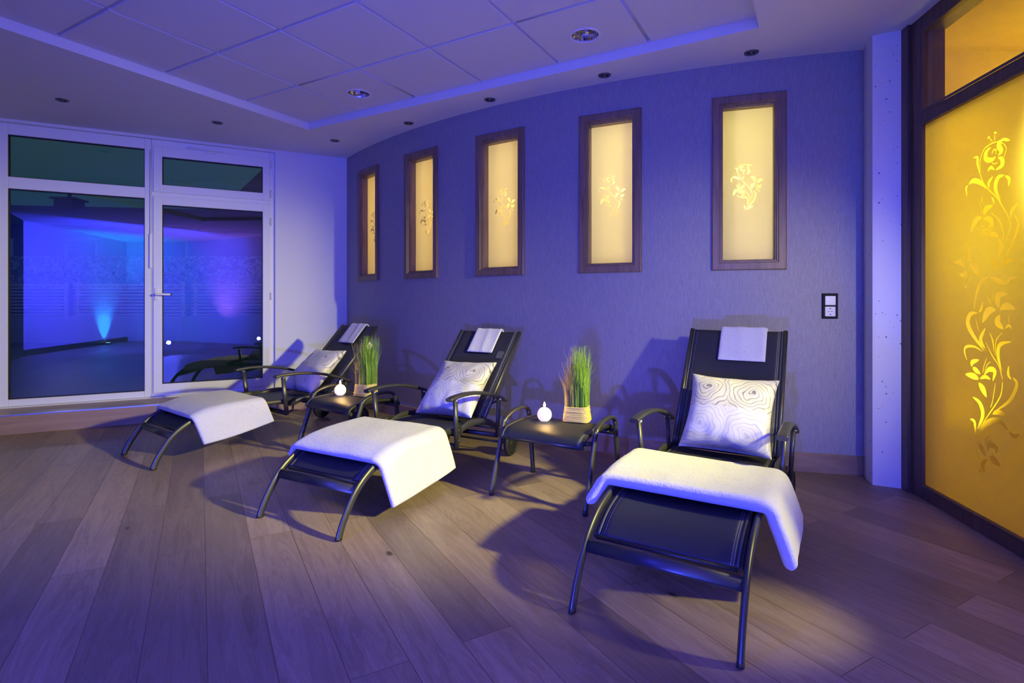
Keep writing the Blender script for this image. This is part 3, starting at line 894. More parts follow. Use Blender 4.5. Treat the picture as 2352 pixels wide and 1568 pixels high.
# open doorway next to it, just beyond the frame
dw = glazed('door_2', (GO.x, GO.y, 0), GRZ)
mb = MB()
mb.box(0.80, 0.88, 0.0, 0.13, 0, CEIL, 0.003, 1)
mb.box(0.235, 0.80, 0.0, 0.13, 2.30, 2.36, 0.003, 1)
mb.box(0.235, 0.80, 0.0, 0.13, 2.83, CEIL, 0.003, 1)
mb.build('door_frame', MAT['darkwood'], dw)
MB().box(0.237, 0.798, 0.060, 0.068, 2.362, 2.828).build('fanlight_pane', MAT['clearpane'], dw)
gend = gpt(7.85)
wall_seg('wall_right', gpt(0.88), gend, 0, CEIL, MAT['white'], 0.14)
# amber room
wall_seg('wall_amber_side', (2.52, 3.76), (4.4, 3.76), 0, CEIL, MAT['amberwall'], 0.1)
wall_seg('wall_amber_far', (4.4, 3.76), (4.4, 0.3), 0, CEIL, MAT['amberwall'], 0.1)
wall_seg('wall_amber_near', (4.4, 0.3), (2.20, 0.3), 0, CEIL, MAT['amberwall'], 0.1)
ac = MB(); ac.face([ac.bm.verts.new(v) for v in ((2.56, 3.76, 2.915), (4.4, 3.76, 2.915), (4.4, 0.3, 2.915), (2.2, 0.3, 2.915))])
tag(ac.build('ceiling_amber', MAT['amberwall']), kind='structure')
# the rest of the room, behind the camera
P1 = wpt(-1.25); P2 = Vector((-2.78, -3.22)); P3 = Vector((0.28, -6.4))
wall_seg('wall_side', P2, P1, 0, CEIL, MAT['darkwall'], 0.15)
wall_seg('wall_front', P3, P2, 0, CEIL, MAT['white'], 0.15)
wall_seg('wall_rear', gend, P3, 0, CEIL, MAT['white'], 0.15)
wall_seg('baseboard_front', P3 + Vector((0.02, 0.02)), P2 + Vector((0.02, 0.02)), 0, 0.13, MAT['plastic'], 0.02)

# wall switch with socket
sm = (arc(-166.23) + arc(-167.03)) / 2; sd = (arc(-167.03) - arc(-166.23)).normalized()
sw = tag(empty('wall_switch', (sm.x, sm.y, 1.162), atan2(sd.y, sd.x)), 'black framed light switch and socket panel on the grey wall beside the column', 'switch')
MB().box(-0.050, 0.050, -0.012, 0.002, -0.088, 0.088, 0.003).build('frame', MAT['switchblack'], sw)
MB().box(-0.033, 0.033, -0.019, -0.008, 0.006, 0.070, 0.003).build('rocker', MAT['switchwhite'], sw)
mb = MB()
mb.box(-0.033, 0.033, -0.016, -0.008, -0.072, -0.004, 0.003)
mb.build('socket', MAT['switchwhite'], sw)
mb = MB()
mb.lathe([(0.026, -0.0165), (0.0235, -0.018), (0.022, -0.0165), (0.0215, -0.0165)], 32, (0, 0, -0.038), 'Y')
mb.build('socket_rim', MAT['switchwhite'], sw)
mb = MB()
for x in (-0.0095, 0.0095):
    mb.lathe([(0, -0.0168), (0.003, -0.0168), (0.003, -0.0155)], 12, (x, 0, -0.038), 'Y')
for z in (-0.058, -0.018):
    mb.box(-0.004, 0.004, -0.0175, -0.0155, z - 0.003, z + 0.003)
mb.build('contact_hole', MAT['switchblack'], sw)

# recessed lights
def spot(x, y, label):
    o = tag(empty('ceiling_spotlight', (x, y, CEIL)), label, 'light', 'small recessed spotlights around the ceiling border')
    MB().lathe([(0.030, 0.001), (0.030, -0.004), (0.036, -0.007), (0.047, -0.006), (0.049, 0.0)], 32).build('trim_ring', MAT['spotmetal'], o)
    MB().lathe([(0.031, -0.003), (0.024, -0.0015), (0.015, -0.001), (0.0, -0.001)], 28).build('reflector', MAT['plastic'], o)
    MB().lathe([(0.012, -0.001), (0.011, -0.006), (0.0, -0.007)], 20).build('bulb', MAT['spotmetal'], o)
for x, y, lb in ((1.665, 3.794, 'dark recessed ceiling spotlight nearest the white concrete column'),
                 (0.708, 4.176, 'dark recessed ceiling spotlight above the gap between the two largest amber windows'),
                 (-0.19, 4.683, 'dark recessed ceiling spotlight above the middle amber window'),
                 (-1.005, 5.304, 'dark recessed ceiling spotlight above the second narrowest amber window'),
                 (-1.911, 5.883, 'dark recessed ceiling spotlight in the far corner above the white wall'),
                 (-2.857, 5.291, 'dark recessed ceiling spotlight in front of the balcony door'),
                 (-3.869, 4.693, 'dark recessed ceiling spotlight in front of the large fixed window')):
    spot(x, y, lb)
def downlight(lx, ly, label):
    p = RC + RA * lx - RB * ly
    o = tag(empty('ceiling_downlight', (p.x, p.y, 2.995), trz), label, 'light', 'large mirror downlights in the ceiling tiles')
    MB().lathe([(0.088, 0.004), (0.088, -0.003), (0.096, -0.008), (0.108, -0.005), (0.110, 0.0), (0.1, 0.002)], 48).build('rim', MAT['pvc'], o)
    mb = MB()
    NS = 26
    prof = [(0.090, 0.0), (0.084, 0.025), (0.072, 0.055), (0.052, 0.085), (0.03, 0.1), (0.0, 0.1)]
    rings = []
    for r, h in prof:
        rings.append([mb.bm.verts.new((r * cos(2 * pi * k / NS) * (1 if k % 2 else 0.985), r * sin(2 * pi * k / NS) * (1 if k % 2 else 0.985), h)) for k in range(NS)])
    for r0, r1 in zip(rings, rings[1:]):
        for k in range(NS):
            mb.face([r0[k], r0[(k + 1) % NS], r1[(k + 1) % NS], r1[k]])
    mb.build('reflector', MAT['mirror'], o, weld=1e-5)
    MB().box(-0.089, 0.089, -0.002, 0.002, 0.0, 0.06).build('baffle', MAT['mirror'], o)
    mb = MB()
    for s in (-1, 1):
        mb.sweep([(-0.05, s * 0.03, 0.06), (0.055, s * 0.03, 0.06)], (0, 0, 1), 0.011, 0.011, n=12)
    mb.build('lamp_tube', MAT['switchwhite'], o)
downlight(*DOWN[0], 'large round mirror downlight in the tiled ceiling, nearer the viewer')
downlight(*DOWN[1], 'smaller looking round mirror downlight in the tiled ceiling near the recess corner')
# ------------------------------------------------------------------ loungers
LW = 0.630                                         # outer width between the feet
RAIL = cr([(0, 0.0, 0.0), (0, 0.014, 0.040), (0, 0.048, 0.105), (0, 0.118, 0.203), (0, 0.205, 0.272), (0, 0.31, 0.318), (0, 0.46, 0.343), (0, 0.72, 0.351), (0, 1.03, 0.343)], 6)
SEATL = cr([(0, 0.175, 0.245), (0, 0.25, 0.292), (0, 0.34, 0.323), (0, 0.48, 0.344), (0, 0.72, 0.350), (0, 1.03, 0.342), (0, 1.25, 0.336), (0, 1.385, 0.330)], 6)
PIV = Vector((0, 1.39, 0.328)); BL = 0.83
def rail_z(y):
    for p, q in zip(RAIL, RAIL[1:]):
        if p.y <= y <= q.y: return p.z + (q.z - p.z) * (y - p.y) / max(1e-6, q.y - p.y)
    return RAIL[-1].z
def shift(path, x): return [Vector((x, p.y, p.z)) for p in path]

def sling(mb, prof, hw, th=0.004, sag=0.006):
    s = [0.0]
    for p, q in zip(prof, prof[1:]): s.append(s[-1] + (q - p).length)
    n = len(prof) - 1
    def f(off):
        def fn(u, v):
            i = min(n, round(v * n)); x = (u * 2 - 1) * hw
            t = (prof[min(i + 1, n)] - prof[max(i - 1, 0)]).normalized()
            nn = Vector((0, -t.z, t.y))
            return prof[i] + Vector((x, 0, 0)) + nn * (off - sag * (1 - (x / hw) ** 2))
        return fn
    uvf = lambda u, v: ((u * 2 - 1) * hw, s[min(n, round(v * n))])
    a = mb.grid(f(th / 2), 14, n, True, uvf)
    b = mb.grid(f(-th / 2), 14, n, True, uvf, flip=True)
    for i in range(14):
        for j in (0, n):
            mb.face([a[i][j], a[i + 1][j], b[i + 1][j], b[i][j]])
    for sx, i in ((-1, 0), (1, 14)):
        mb.sweep([p + Vector((sx * (hw + 0.004), 0, 0)) for p in prof], (1, 0, 0), 0.0065, 0.0065, n=8)
        for j in range(n):
            mb.face([a[i][j], a[i][j + 1], b[i][j + 1], b[i][j]])

def make_lounger(x, y, yaw, ang, label, tagside=None):
    root = tag(empty('sun_lounger', (x, y, 0), -radians(yaw)), label, 'lounger', 'black reclining loungers in a row along the wall')
    hw = LW / 2
    me = MAT['metal']
    for s in (-1, 1):
        r = MB().sweep(shift(RAIL[1:], s * (hw - 0.013)), (1, 0, 0), 0.0125, 0.0215, n=16).build('leg_rail', me, root)
        MB().sweep(shift(RAIL[:3], s * (hw - 0.013)), (1, 0, 0), 0.0135, 0.0225, n=16).build('foot_cap', MAT['plastic'], r)
        MB().sweep(cr([(s * (hw - 0.017), 1.06, 0.322), (s * (hw - 0.017), 1.16, 0.346), (s * (hw - 0.017), 1.28, 0.345), (s * (hw - 0.017), 1.44, 0.312), (s * (hw - 0.017), 1.58, 0.236), (s * (hw - 0.017), 1.68, 0.150), (s * (hw - 0.017), 1.73, 0.092)], 5),
                   (1, 0, 0), 0.012, 0.024, n=14).build('rear_rail', me, root)
        mb = MB(); X = s * (hw - 0.014)
        mb.box(X - 0.010, X + 0.010, 1.005, 1.085, 0.300, 0.366, 0.008, 2)
        mb.lathe([(0, -0.016), (0.012, -0.016), (0.014, 0.0), (0.012, 0.016), (0, 0.016)], 16, (X, 1.045, 0.332), 'X')
        mb.build('hinge', MAT['plastic'], root)
        # armrest
        X = s * (hw + 0.036)
        arm = cr([(X, 0.872, 0.566), (X, 0.92, 0.574), (X, 1.05, 0.578), (X, 1.2, 0.566), (X, 1.35, 0.537), (X, 1.49, 0.495), (X, 1.60, 0.452)], 5)
        a = MB().sweep(arm, (1, 0, 0), 0.0245, 0.0125, n=20, power=3.2).build('armrest', me, root)
        for p0, p1 in (((X, 0.945, 0.555), (X - s * 0.016, 0.985, 0.236)), ((X, 1.505, 0.478), (X - s * 0.016, 1.505, 0.196))):
            pst = MB().sweep([p0, p1], (1, 0, 0), 0.0125, 0.0185, n=14, power=2.6).build('arm_post', me, root)
            mb = MB()
            mb.lathe([(0, -0.019), (0.009, -0.019), (0.009, 0.019), (0, 0.019)], 12, (p0[0], p0[1], p0[2] - 0.004), 'X')
            mb.build('pivot_bolt', MAT['alu'], pst)
        # wheel
        X = s * (hw + 0.008)
        wh = MB().lathe([(0.070, -0.014 * s), (0.086, -0.017 * s), (0.092, -0.010 * s), (0.092, 0.010 * s), (0.086, 0.017 * s), (0.076, 0.017 * s), (0.076, 0.010 * s), (0.070, 0.010 * s)], 40, (X, 1.735, 0.092), 'X').build('wheel', MAT['rubber'], root)
        MB().lathe([(0, 0.015 * s), (0.014, 0.016 * s), (0.018, 0.011 * s), (0.060, 0.008 * s), (0.074, 0.013 * s), (0.074, -0.011 * s), (0, -0.011 * s)], 40, (X, 1.735, 0.092), 'X').build('hub_disc', MAT['plastic'], wh)
        mb = MB()
        for yy in (1.02,):
            mb.sweep([(s * (hw - 0.0), 0.985, 0.245), (s * (hw - 0.0), 1.05, 0.262), (s * (hw - 0.012), 1.06, 0.315)], (1, 0, 0), 0.006, 0.012, n=8)
        mb.build('bracket', MAT['plastic'], root)
    MB().sweep([(-hw + 0.015, 0.125, 0.212), (hw - 0.015, 0.125, 0.212)], (0, 0.75, 1), 0.0255, 0.0125, n=16, power=2.6).build('front_crossbar', me, root)
    for yy, zz, h in ((0.985, 0.246, hw + 0.02), (1.505, 0.206, hw + 0.02)):
        MB().sweep([(-h, yy, zz), (h, yy, zz)], (0, 0, 1), 0.017, 0.010, n=12, power=3).build('stretcher', MAT['plastic'], root)
    MB().sweep([(-hw, 1.60, 0.235), (hw, 1.60, 0.235)], (0, 0, 1), 0.012, 0.012, n=12).build('stretcher', MAT['plastic'], root)
    MB().sweep([(-hw - 0.01, 1.735, 0.092), (hw + 0.01, 1.735, 0.092)], (0, 0, 1), 0.009, 0.009, n=12).build('axle', MAT['plastic'], root)
    mb = MB(); sling(mb, SEATL, 0.262); mb.build('seat_sling', MAT['sling'], root)
    mb = MB()
    mb.sweep([(-0.27, 0.168, 0.236), (0.27, 0.168, 0.236)], (0, 1, 0), 0.008, 0.008, n=10)
    mb.sweep([(-0.27, 1.375, 0.318), (0.27, 1.375, 0.318)], (0, 1, 0), 0.010, 0.010, n=10)
    for sx in (-1, 1):
        mb.sweep([p + Vector((sx * 0.279, 0, -0.010)) for p in SEATL], (1, 0, 0), 0.008, 0.010, n=10)
    mb.build('seat_frame', MAT['plastic'], root)
    # backrest, its own little frame hinged at PIV
    ca, sa = cos(radians(ang)), sin(radians(ang))
    def bk(x, b, nn=0.0): return PIV + Vector((x, b * ca - nn * sa, b * sa + nn * ca))
    bf = MB()
    for sx in (-1, 1):
        bf.sweep([bk(sx * 0.283, -0.02), bk(sx * 0.283, BL * 0.5), bk(sx * 0.283, BL + 0.006)], (1, 0, 0), 0.0135, 0.017, n=14, power=2.4)
    bf.sweep([bk(-0.275, BL - 0.005, -0.004), bk(0.275, BL - 0.005, -0.004)], (0, -sa, ca), 0.010, 0.010, n=10)
    bf.sweep([bk(-0.275, 0.015, -0.010), bk(0.275, 0.015, -0.010)], (0, -sa, ca), 0.009, 0.009, n=10)
    bf.sweep([bk(-0.275, BL - 0.125, -0.022), bk(0.275, BL - 0.125, -0.022)], (0, -sa, ca), 0.007, 0.014, n=10)
    bf = bf.build('back_frame', me, root)
    mb = MB(); sling(mb, [bk(0, 0.02 + (BL - 0.02) * i / 24, 0.009) for i in range(25)], 0.262)
    bs = mb.build('back_sling', MAT['sling'], root)
    for s in (-1, 1):
        mb = MB()
        a0 = bk(s * 0.268, 0.30, -0.020); b0 = Vector((s * 0.285, 1.60, 0.240))
        mb.sweep([a0, b0], (1, 0, 0), 0.005, 0.010, n=8)
        mb.sweep(cr([bk(s * 0.262, 0.16, -0.03), a0.lerp(b0, 0.45) + Vector((0, 0.01, 0.03)), a0.lerp(b0, 0.62)], 5), (1, 0, 0), 0.004, 0.008, n=8)
        mb.build('support_strut', MAT['plastic'], root)
    if tagside == 'front':
        q = [bk(0.165, 0.555, 0.0115), bk(0.225, 0.555, 0.0135), bk(0.225, 0.625, 0.0135), bk(0.165, 0.625, 0.0115)]
        mb = MB(); f0 = [mb.bm.verts.new(v) for v in q]; f1 = [mb.bm.verts.new(v + Vector((0, -sa, ca)) * 0.0015) for v in q]
        mb.face(f1)
        for i in range(4): mb.face([f0[i], f0[(i + 1) % 4], f1[(i + 1) % 4], f1[i]])
        tag(mb.build('sewn_label', MAT['labelgrey'], bs), 'grey square sewn label')
    if tagside == 'side':
        q = [bk(0.300, 0.60, -0.02), bk(0.300, 0.60, -0.075), bk(0.300, 0.665, -0.075), bk(0.300, 0.665, -0.02)]
        mb = MB(); f0 = [mb.bm.verts.new(v) for v in q]; f1 = [mb.bm.verts.new(v + Vector((0.0015, 0, 0))) for v in q]
        mb.face(f0); mb.face(f1)
        for i in range(4): mb.face([f0[i], f0[(i + 1) % 4], f1[(i + 1) % 4], f1[i]])
        tag(mb.build('hang_tag', MAT['labelcream'], bf), 'cream paper tag on the edge')
    W = Matrix.Translation((x, y, 0)) @ Matrix.Rotation(-radians(yaw), 4, 'Z')
    return root, bk, W

def bath_towel(x, y, yaw, v0, v1, hl, hr, skl, skr, th, flare, label, seed, lay2=None):
    """Thick folded towel laid across the leg rest, hanging over both side rails.
    hl/hr: hang (front, back) on the left/right; sk: slide along the lounger of the hem."""
    mb = MB()
    half = LW / 2 + 0.012 + th / 2; r = 0.04
    def prof(p, fl):
        s = 1 if p > 0 else -1; q = abs(p); phm = radians(90 - fl)
        if q <= half - r: return p, 0.0, 0.0
        a = (q - (half - r)) / r
        if a <= phm: return s * (half - r + r * sin(a)), -(r - r * cos(a)), s * a
        e = q - (half - r) - r * phm
        return s * (half - r + r * sin(phm) + e * cos(phm)), -(r - r * cos(phm)) - e * sin(phm), s * phm
    NP, NQ = 84, 30
    h = th / 2
    def qmap(j):
        t = j / NQ
        return 0.5 - 0.5 * cos(pi * t) if True else t
    off = Vector((seed * 13.1, seed * 7.7, seed * 3.3))
    def pt(i, j, side):
        q = qmap(j); t = i / NP
        za, zb = rail_z(v0), rail_z(v1)
        lift = rail_z(v0 + (v1 - v0) * q) - (za + (zb - za) * q) + 0.012 * sin(pi * q)   # keeps the hem straight
        L_ = -(half + hl[0] + (hl[1] - hl[0]) * q + 0.8 * lift); R_ = half + hr[0] + (hr[1] - hr[0]) * q + lift
        te = 0.5 - 0.5 * cos(pi * t); t = 0.55 * t + 0.45 * te
        p = L_ + (R_ - L_) * t
        fl = flare[0] if p < 0 else flare[1]
        X, dz, a = prof(p, fl)
        v = v0 + (v1 - v0) * q
        ov = max(0.0, abs(p) - half + r)
        v += (skl if p < 0 else skr) * ov / 0.3
        zc = rail_z(max(0.02, min(1.0, v0 + (v1 - v0) * q))) + 0.0225 + h
        sl = (rail_z(min(1.0, v + 0.02)) - rail_z(max(0.0, v - 0.02))) / 0.04
        d = min(abs(p - L_), abs(R_ - p)); dq = (v1 - v0) * min(q, 1 - q)
        e1 = 1.0 if d >= h else sqrt(max(0.0, 1 - (1 - d / h) ** 2))
        e2 = 1.0 if dq >= h else sqrt(max(0.0, 1 - (1 - dq / h) ** 2))
        k = min(e1, e2) * h
        nn = Vector((sin(a), -sl * cos(a) * 0.9, cos(a))).normalized()
        base = Vector((X, v, zc + dz))
        w = noise.noise(base * 5.0 + off) * 0.006 + noise.noise(base * 14.0 + off) * 0.0022
        if ov > r * 1.6:                                 # free hanging part waves a little
            base += Vector(((1 if p > 0 else -1) * (0.006 * sin(q * 6 + seed) * min(1, ov / 0.2)), 0, 0))
        return base + nn * (side * k + (w if side > 0 else w * 0.3) * min(1.0, k / h))
    top = mb.grid(lambda u, v: pt(round(u * NP), round(v * NQ), 1), NP, NQ)
    bot = mb.grid(lambda u, v: pt(round(u * NP), round(v * NQ), -1), NP, NQ, flip=True)
    t = mb.build('bath_towel', MAT['towel'], None, weld=0.0006)
    t.location = (x, y, 0); t.rotation_euler = (0, 0, -radians(yaw))
    sub = t.modifiers.new('smooth', 'SUBSURF'); sub.levels = 1; sub.render_levels = 1
    return tag(t, label, 'towel', 'white bath towels folded over the loungers')

def hand_towel(bk, W, x0, wdt, front, label, seed, tilt=0.0):
    """Small towel folded over the top of a backrest."""
    th = 0.012; r = 0.024
    path = []                                            # (b, n)
    for i in range(19): path.append((BL - front + (front) * i / 18, 0.0215))
    for i in range(1, 9):
        a = pi * i / 9
        path.append((BL + 0.004 + 0.020 * sin(a), 0.0215 - 0.022 + 0.022 * cos(a)))
    for i in range(11): path.append((BL - 0.11 * i / 10, -0.0245))
    mb = MB(); n = len(path) - 1; NU = 22
    def pt(u, v, side):
        i = round(v * n); b, nn = path[i]
        x = x0 + wdt * u
        a, c = path[max(i - 1, 0)], path[min(i + 1, n)]
        tb, tn = c[0] - a[0], c[1] - a[1]; l = math.hypot(tb, tn); ob, on = -tn / l, tb / l
        d = min(u, 1 - u) * wdt; e = min(v, 1 - v) * 0.35
        k = th / 2 * min(1, sqrt(max(0, 1 - (1 - min(1, d / (th / 2))) ** 2)), sqrt(max(0, 1 - (1 - min(1, e / (th / 2))) ** 2)))
        w = 0.5 * noise.noise(Vector((x * 9 + seed, b * 5, seed))) * 0.006 + 0.003 * sin(u * 14 + b * 6 + seed)
        k2 = k * side + max(0, w) * (k / (th / 2)) * (1 if side > 0 else 0.2)
        return bk(x + tilt * (BL - b) , b + ob * k2, nn + on * k2)
    mb.grid(lambda u, v: pt(u, v, 1), NU, n); mb.grid(lambda u, v: pt(u, v, -1), NU, n, flip=True)
    if front > 0.2:
        pass
    t = mb.build('hand_towel', MAT['towel'], None, weld=0.0005)
    t.matrix_world = W
    sub = t.modifiers.new('smooth', 'SUBSURF'); sub.levels = 1; sub.render_levels = 1
    return tag(t, label, 'towel', 'small white towels over the backrests')

def pillow(bk, W, x, b, nn, size, T, lean, rot, label, seed):
    hw, hh = size[0] / 2, size[1] / 2
    NG = 40
    def sh(u, v, side):
        X, Y = u * 2 - 1, v * 2 - 1
        pinx = 1 - 0.11 * (1 - Y * Y) * abs(X) ** 3; piny = 1 - 0.11 * (1 - X * X) * abs(Y) ** 3
        f = max(0.0, (1 - X ** 2) * (1 - Y ** 2)) ** 0.5
        f = f * 0.75 + 0.25 * (max(0.0, (1 - X ** 4) * (1 - Y ** 4))) ** 0.5
        edge = max(abs(X), abs(Y))
        p = Vector((X * hw * pinx, Y * hh * piny, 0))
        cxy = Vector((X * 2.2 + seed, Y * 2.2, seed))
        wr = noise.noise(cxy) * 0.010 * f + 0.010 * f * (1 - f) * sin(9 * atan2(Y, X) + 3 * noise.noise(cxy))
        p.z = side * (T / 2 * f * (1 - 0.10 * Y)) + wr * (1 if side > 0 else -0.4)
        p.y -= 0.012 * f * (1 if Y < 0 else 0.4)
        return p
    R = Matrix.Rotation(rot, 3, 'Z')
    def toback(p):
        p = R @ p
        cl, sl = cos(lean), sin(lean)                   # lean tips the top edge toward the backrest
        return bk(x + p.x, b + p.y * cl + p.z * sl, nn - p.y * sl + p.z * cl)
    mb = MB()
    uvf = lambda u, v: (u * 2 - 1, v * 2 - 1)
    mb.grid(lambda u, v: toback(sh(u, v, 1)), NG, NG, True, uvf)
    mb.grid(lambda u, v: toback(sh(u, v, -1)), NG, NG, True, uvf, flip=True)
    o = mb.build('pillow', MAT['pillow'], None, weld=0.0005)
    o.matrix_world = W
    sub = o.modifiers.new('smooth', 'SUBSURF'); sub.levels = 1; sub.render_levels = 1
    return tag(o, label, 'pillow', 'cream patterned pillows on the loungers')

def lpos(FL, yaw):
    a = radians(yaw)
    return FL[0] + LW / 2 * cos(a), FL[1] - LW / 2 * sin(a)

LY = [(-3.027, 4.247, 38.5), (-1.408, 3.025, 29.0), (0.220, 2.106, 31.3)]
x, y = lpos(LY[0], LY[0][2])
_, bk1, W1 = make_lounger(x, y, LY[0][2], 47.0, 'black metal and mesh lounger farthest away, beside the white wall and balcony door', 'side')
bath_towel(x, y, LY[0][2], 0.235, 0.79, (0.05, 0.04), (0.19, 0.17), 0.02, 0.10, 0.036, (25, 6), 'white bath towel over the foot end of the farthest lounger, by the balcony door', 1)
hand_towel(bk1, W1, -0.125, 0.26, 0.235, 'small white towel over the top of the farthest backrest, behind the grass pot', 1, 0.02)
pillow(bk1, W1, 0.02, 0.19, 0.115, (0.49, 0.53), 0.17, 0.08, 0.03, 'cream spiral patterned pillow on the farthest lounger, against the white wall', 1)
x, y = lpos(LY[1], LY[1][2])
_, bk2, W2 = make_lounger(x, y, LY[1][2], 47.0, 'black metal and mesh lounger standing between the two footstools with plants', 'front')
bath_towel(x, y, LY[1][2], 0.235, 0.83, (0.05, 0.06), (0.250, 0.250), 0.02, 0.10, 0.036, (25, 3), 'white bath towel over the middle lounger with a long pointed corner hanging down', 2)
hand_towel(bk2, W2, -0.125, 0.25, 0.235, 'small white towel over the top of the middle lounger backrest', 2, 0.0)
pillow(bk2, W2, 0.022, 0.19, 0.115, (0.50, 0.535), 0.17, 0.08, 0.03, 'cream spiral patterned pillow on the middle lounger behind its armrest', 2)
x, y = lpos(LY[2], LY[2][2])
_, bk3, W3 = make_lounger(x, y, LY[2][2], 54.0, 'black metal and mesh lounger nearest the viewer, below the largest amber window')
bath_towel(x, y, LY[2][2], 0.41, 0.90, (0.10, 0.05), (0.235, 0.20), -0.10, 0.06, 0.056, (28, 17), 'thick white bath towel with rolled front edge across the nearest lounger', 3)
hand_towel(bk3, W3, -0.10, 0.285, 0.235, 'small white towel over the top of the nearest lounger backrest', 3, 0.01)
pillow(bk3, W3, 0.028, 0.195, 0.115, (0.50, 0.51), 0.17, 0.08, -0.015, 'cream spiral patterned pillow on the nearest lounger, bottom half lighter lined', 3)

# ------------------------------------------------------------------ footstools used as side tables
def stool(x, y, yaw, label):
    """x, y: the front left foot."""
    root = tag(empty('footstool', (x, y, 0), -radians(yaw)), label, 'stool', 'black footstools used as side tables')
    me = MAT['metal']; W = 0.626
    for X in (0.0, W):
        MB().sweep(cr([(X, 0.0, 0.006), (X, 0.075, 0.21), (X, 0.145, 0.405), (X, 0.158, 0.435)], 6), (1, 0, 0), 0.0135, 0.020, n=14).build('leg', me, root)
        MB().sweep(cr([(X, 0.535, 0.006), (X, 0.510, 0.20), (X, 0.482, 0.40), (X, 0.470, 0.440)], 6), (1, 0, 0), 0.0135, 0.020, n=14).build('leg', me, root)
        MB().sweep(cr([(X, 0.150, 0.420), (X, 0.168, 0.446), (X, 0.235, 0.470), (X, 0.32, 0.482), (X, 0.40, 0.478), (X, 0.455, 0.458), (X, 0.474, 0.425)], 6), (1, 0, 0), 0.0165, 0.0125, n=14).build('handle', me, root)
        i = 1 if X == 0 else -1
        for yy in (0.125, 0.472):
            mb = MB()
            mb.sweep([(X, yy + 0.012, 0.372), (X + i * 0.05, yy - (0.03 if yy < 0.3 else -0.03), 0.372)], (0, 0, 1), 0.012, 0.008, n=10)
            mb.build('corner_bracket', MAT['plastic'], root)
        MB().lathe([(0, 0.0), (0.015, 0.0), (0.0165, 0.012), (0.015, 0.014)], 14, (X, 0.003, 0.0)).build('foot_cap', MAT['plastic'], root)
        MB().lathe([(0, 0.0), (0.015, 0.0), (0.0165, 0.012), (0.015, 0.014)], 14, (X, 0.534, 0.0)).build('foot_cap', MAT['plastic'], root)
    prof = cr([(0, 0.060, 0.358), (0, 0.066, 0.376), (0, 0.088, 0.396), (0, 0.14, 0.411), (0, 0.30, 0.419), (0, 0.45, 0.412), (0, 0.515, 0.397), (0, 0.545, 0.376), (0, 0.55, 0.358)], 5)
    mb = MB(); sling(mb, prof, 0.262, sag=0.004)
    s = mb.build('seat_sling', MAT['sling'], root); s.location = (W / 2, 0, 0)
    mb = MB()
    for sx in (W / 2 - 0.272, W / 2 + 0.272):
        mb.sweep([p + Vector((sx, 0, -0.006)) for p in prof], (1, 0, 0), 0.009, 0.012, n=12)
    mb.build('sling_rail', MAT['plastic'], root)
    for yy in (0.078, 0.532):
        MB().sweep([(0.03, yy, 0.352), (W - 0.03, yy, 0.352)], (0, 0, 1), 0.015, 0.012, n=12).build('crossbar', me, root)
    def at(u, v, z=0.418):
        a = radians(yaw)
        return (x + u * cos(a) + v * sin(a), y - u * sin(a) + v * cos(a), z)
    return at
atA = stool(-0.129, 3.364, 31.2, 'black mesh footstool holding candle and grass, beside the nearest lounger')
atB = stool(-1.72, 4.36, 37.0, 'black mesh footstool holding candle and grass, between the two farther loungers')

def candle(p, s, label):
    o = tag(empty('ball_candle', p), label, 'candle', 'lit ball candles on the footstools')
    R = 0.047 * s
    c0 = R * cos(radians(30))
    pr = [(0, 0.0)] + [(R * sin(a), c0 - R * cos(a)) for a in [radians(d) for d in range(30, 163, 7)]] + [(R * 0.26, c0 + R * 0.93), (0, c0 + R * 0.91)]
    MB().lathe(pr, 36).build('wax_ball', MAT['wax'], o)
    MB().sweep([(0, 0, R * 1.76), (0.001, 0, R * 1.98)], (1, 0, 0), 0.0012, 0.0012, n=6).build('wick', MAT['wick'], o)
    h = 0.038 * s
    MB().lathe([(0, R * 1.84), (0.0055 * s, R * 1.84 + h * 0.15), (0.0078 * s, R * 1.84 + h * 0.34), (0.005 * s, R * 1.84 + h * 0.68), (0, R * 1.84 + h)], 14).build('flame', MAT['flame'], o)
    return o
pA = atA(0.195, 0.335); pB = atB(0.150, 0.300, 0.4195)
candle(pA, 1.0, 'glowing white ball candle on the footstool beside the nearest lounger')
candle(pB, 1.0, 'glowing white ball candle on the footstool between the two farther loungers')

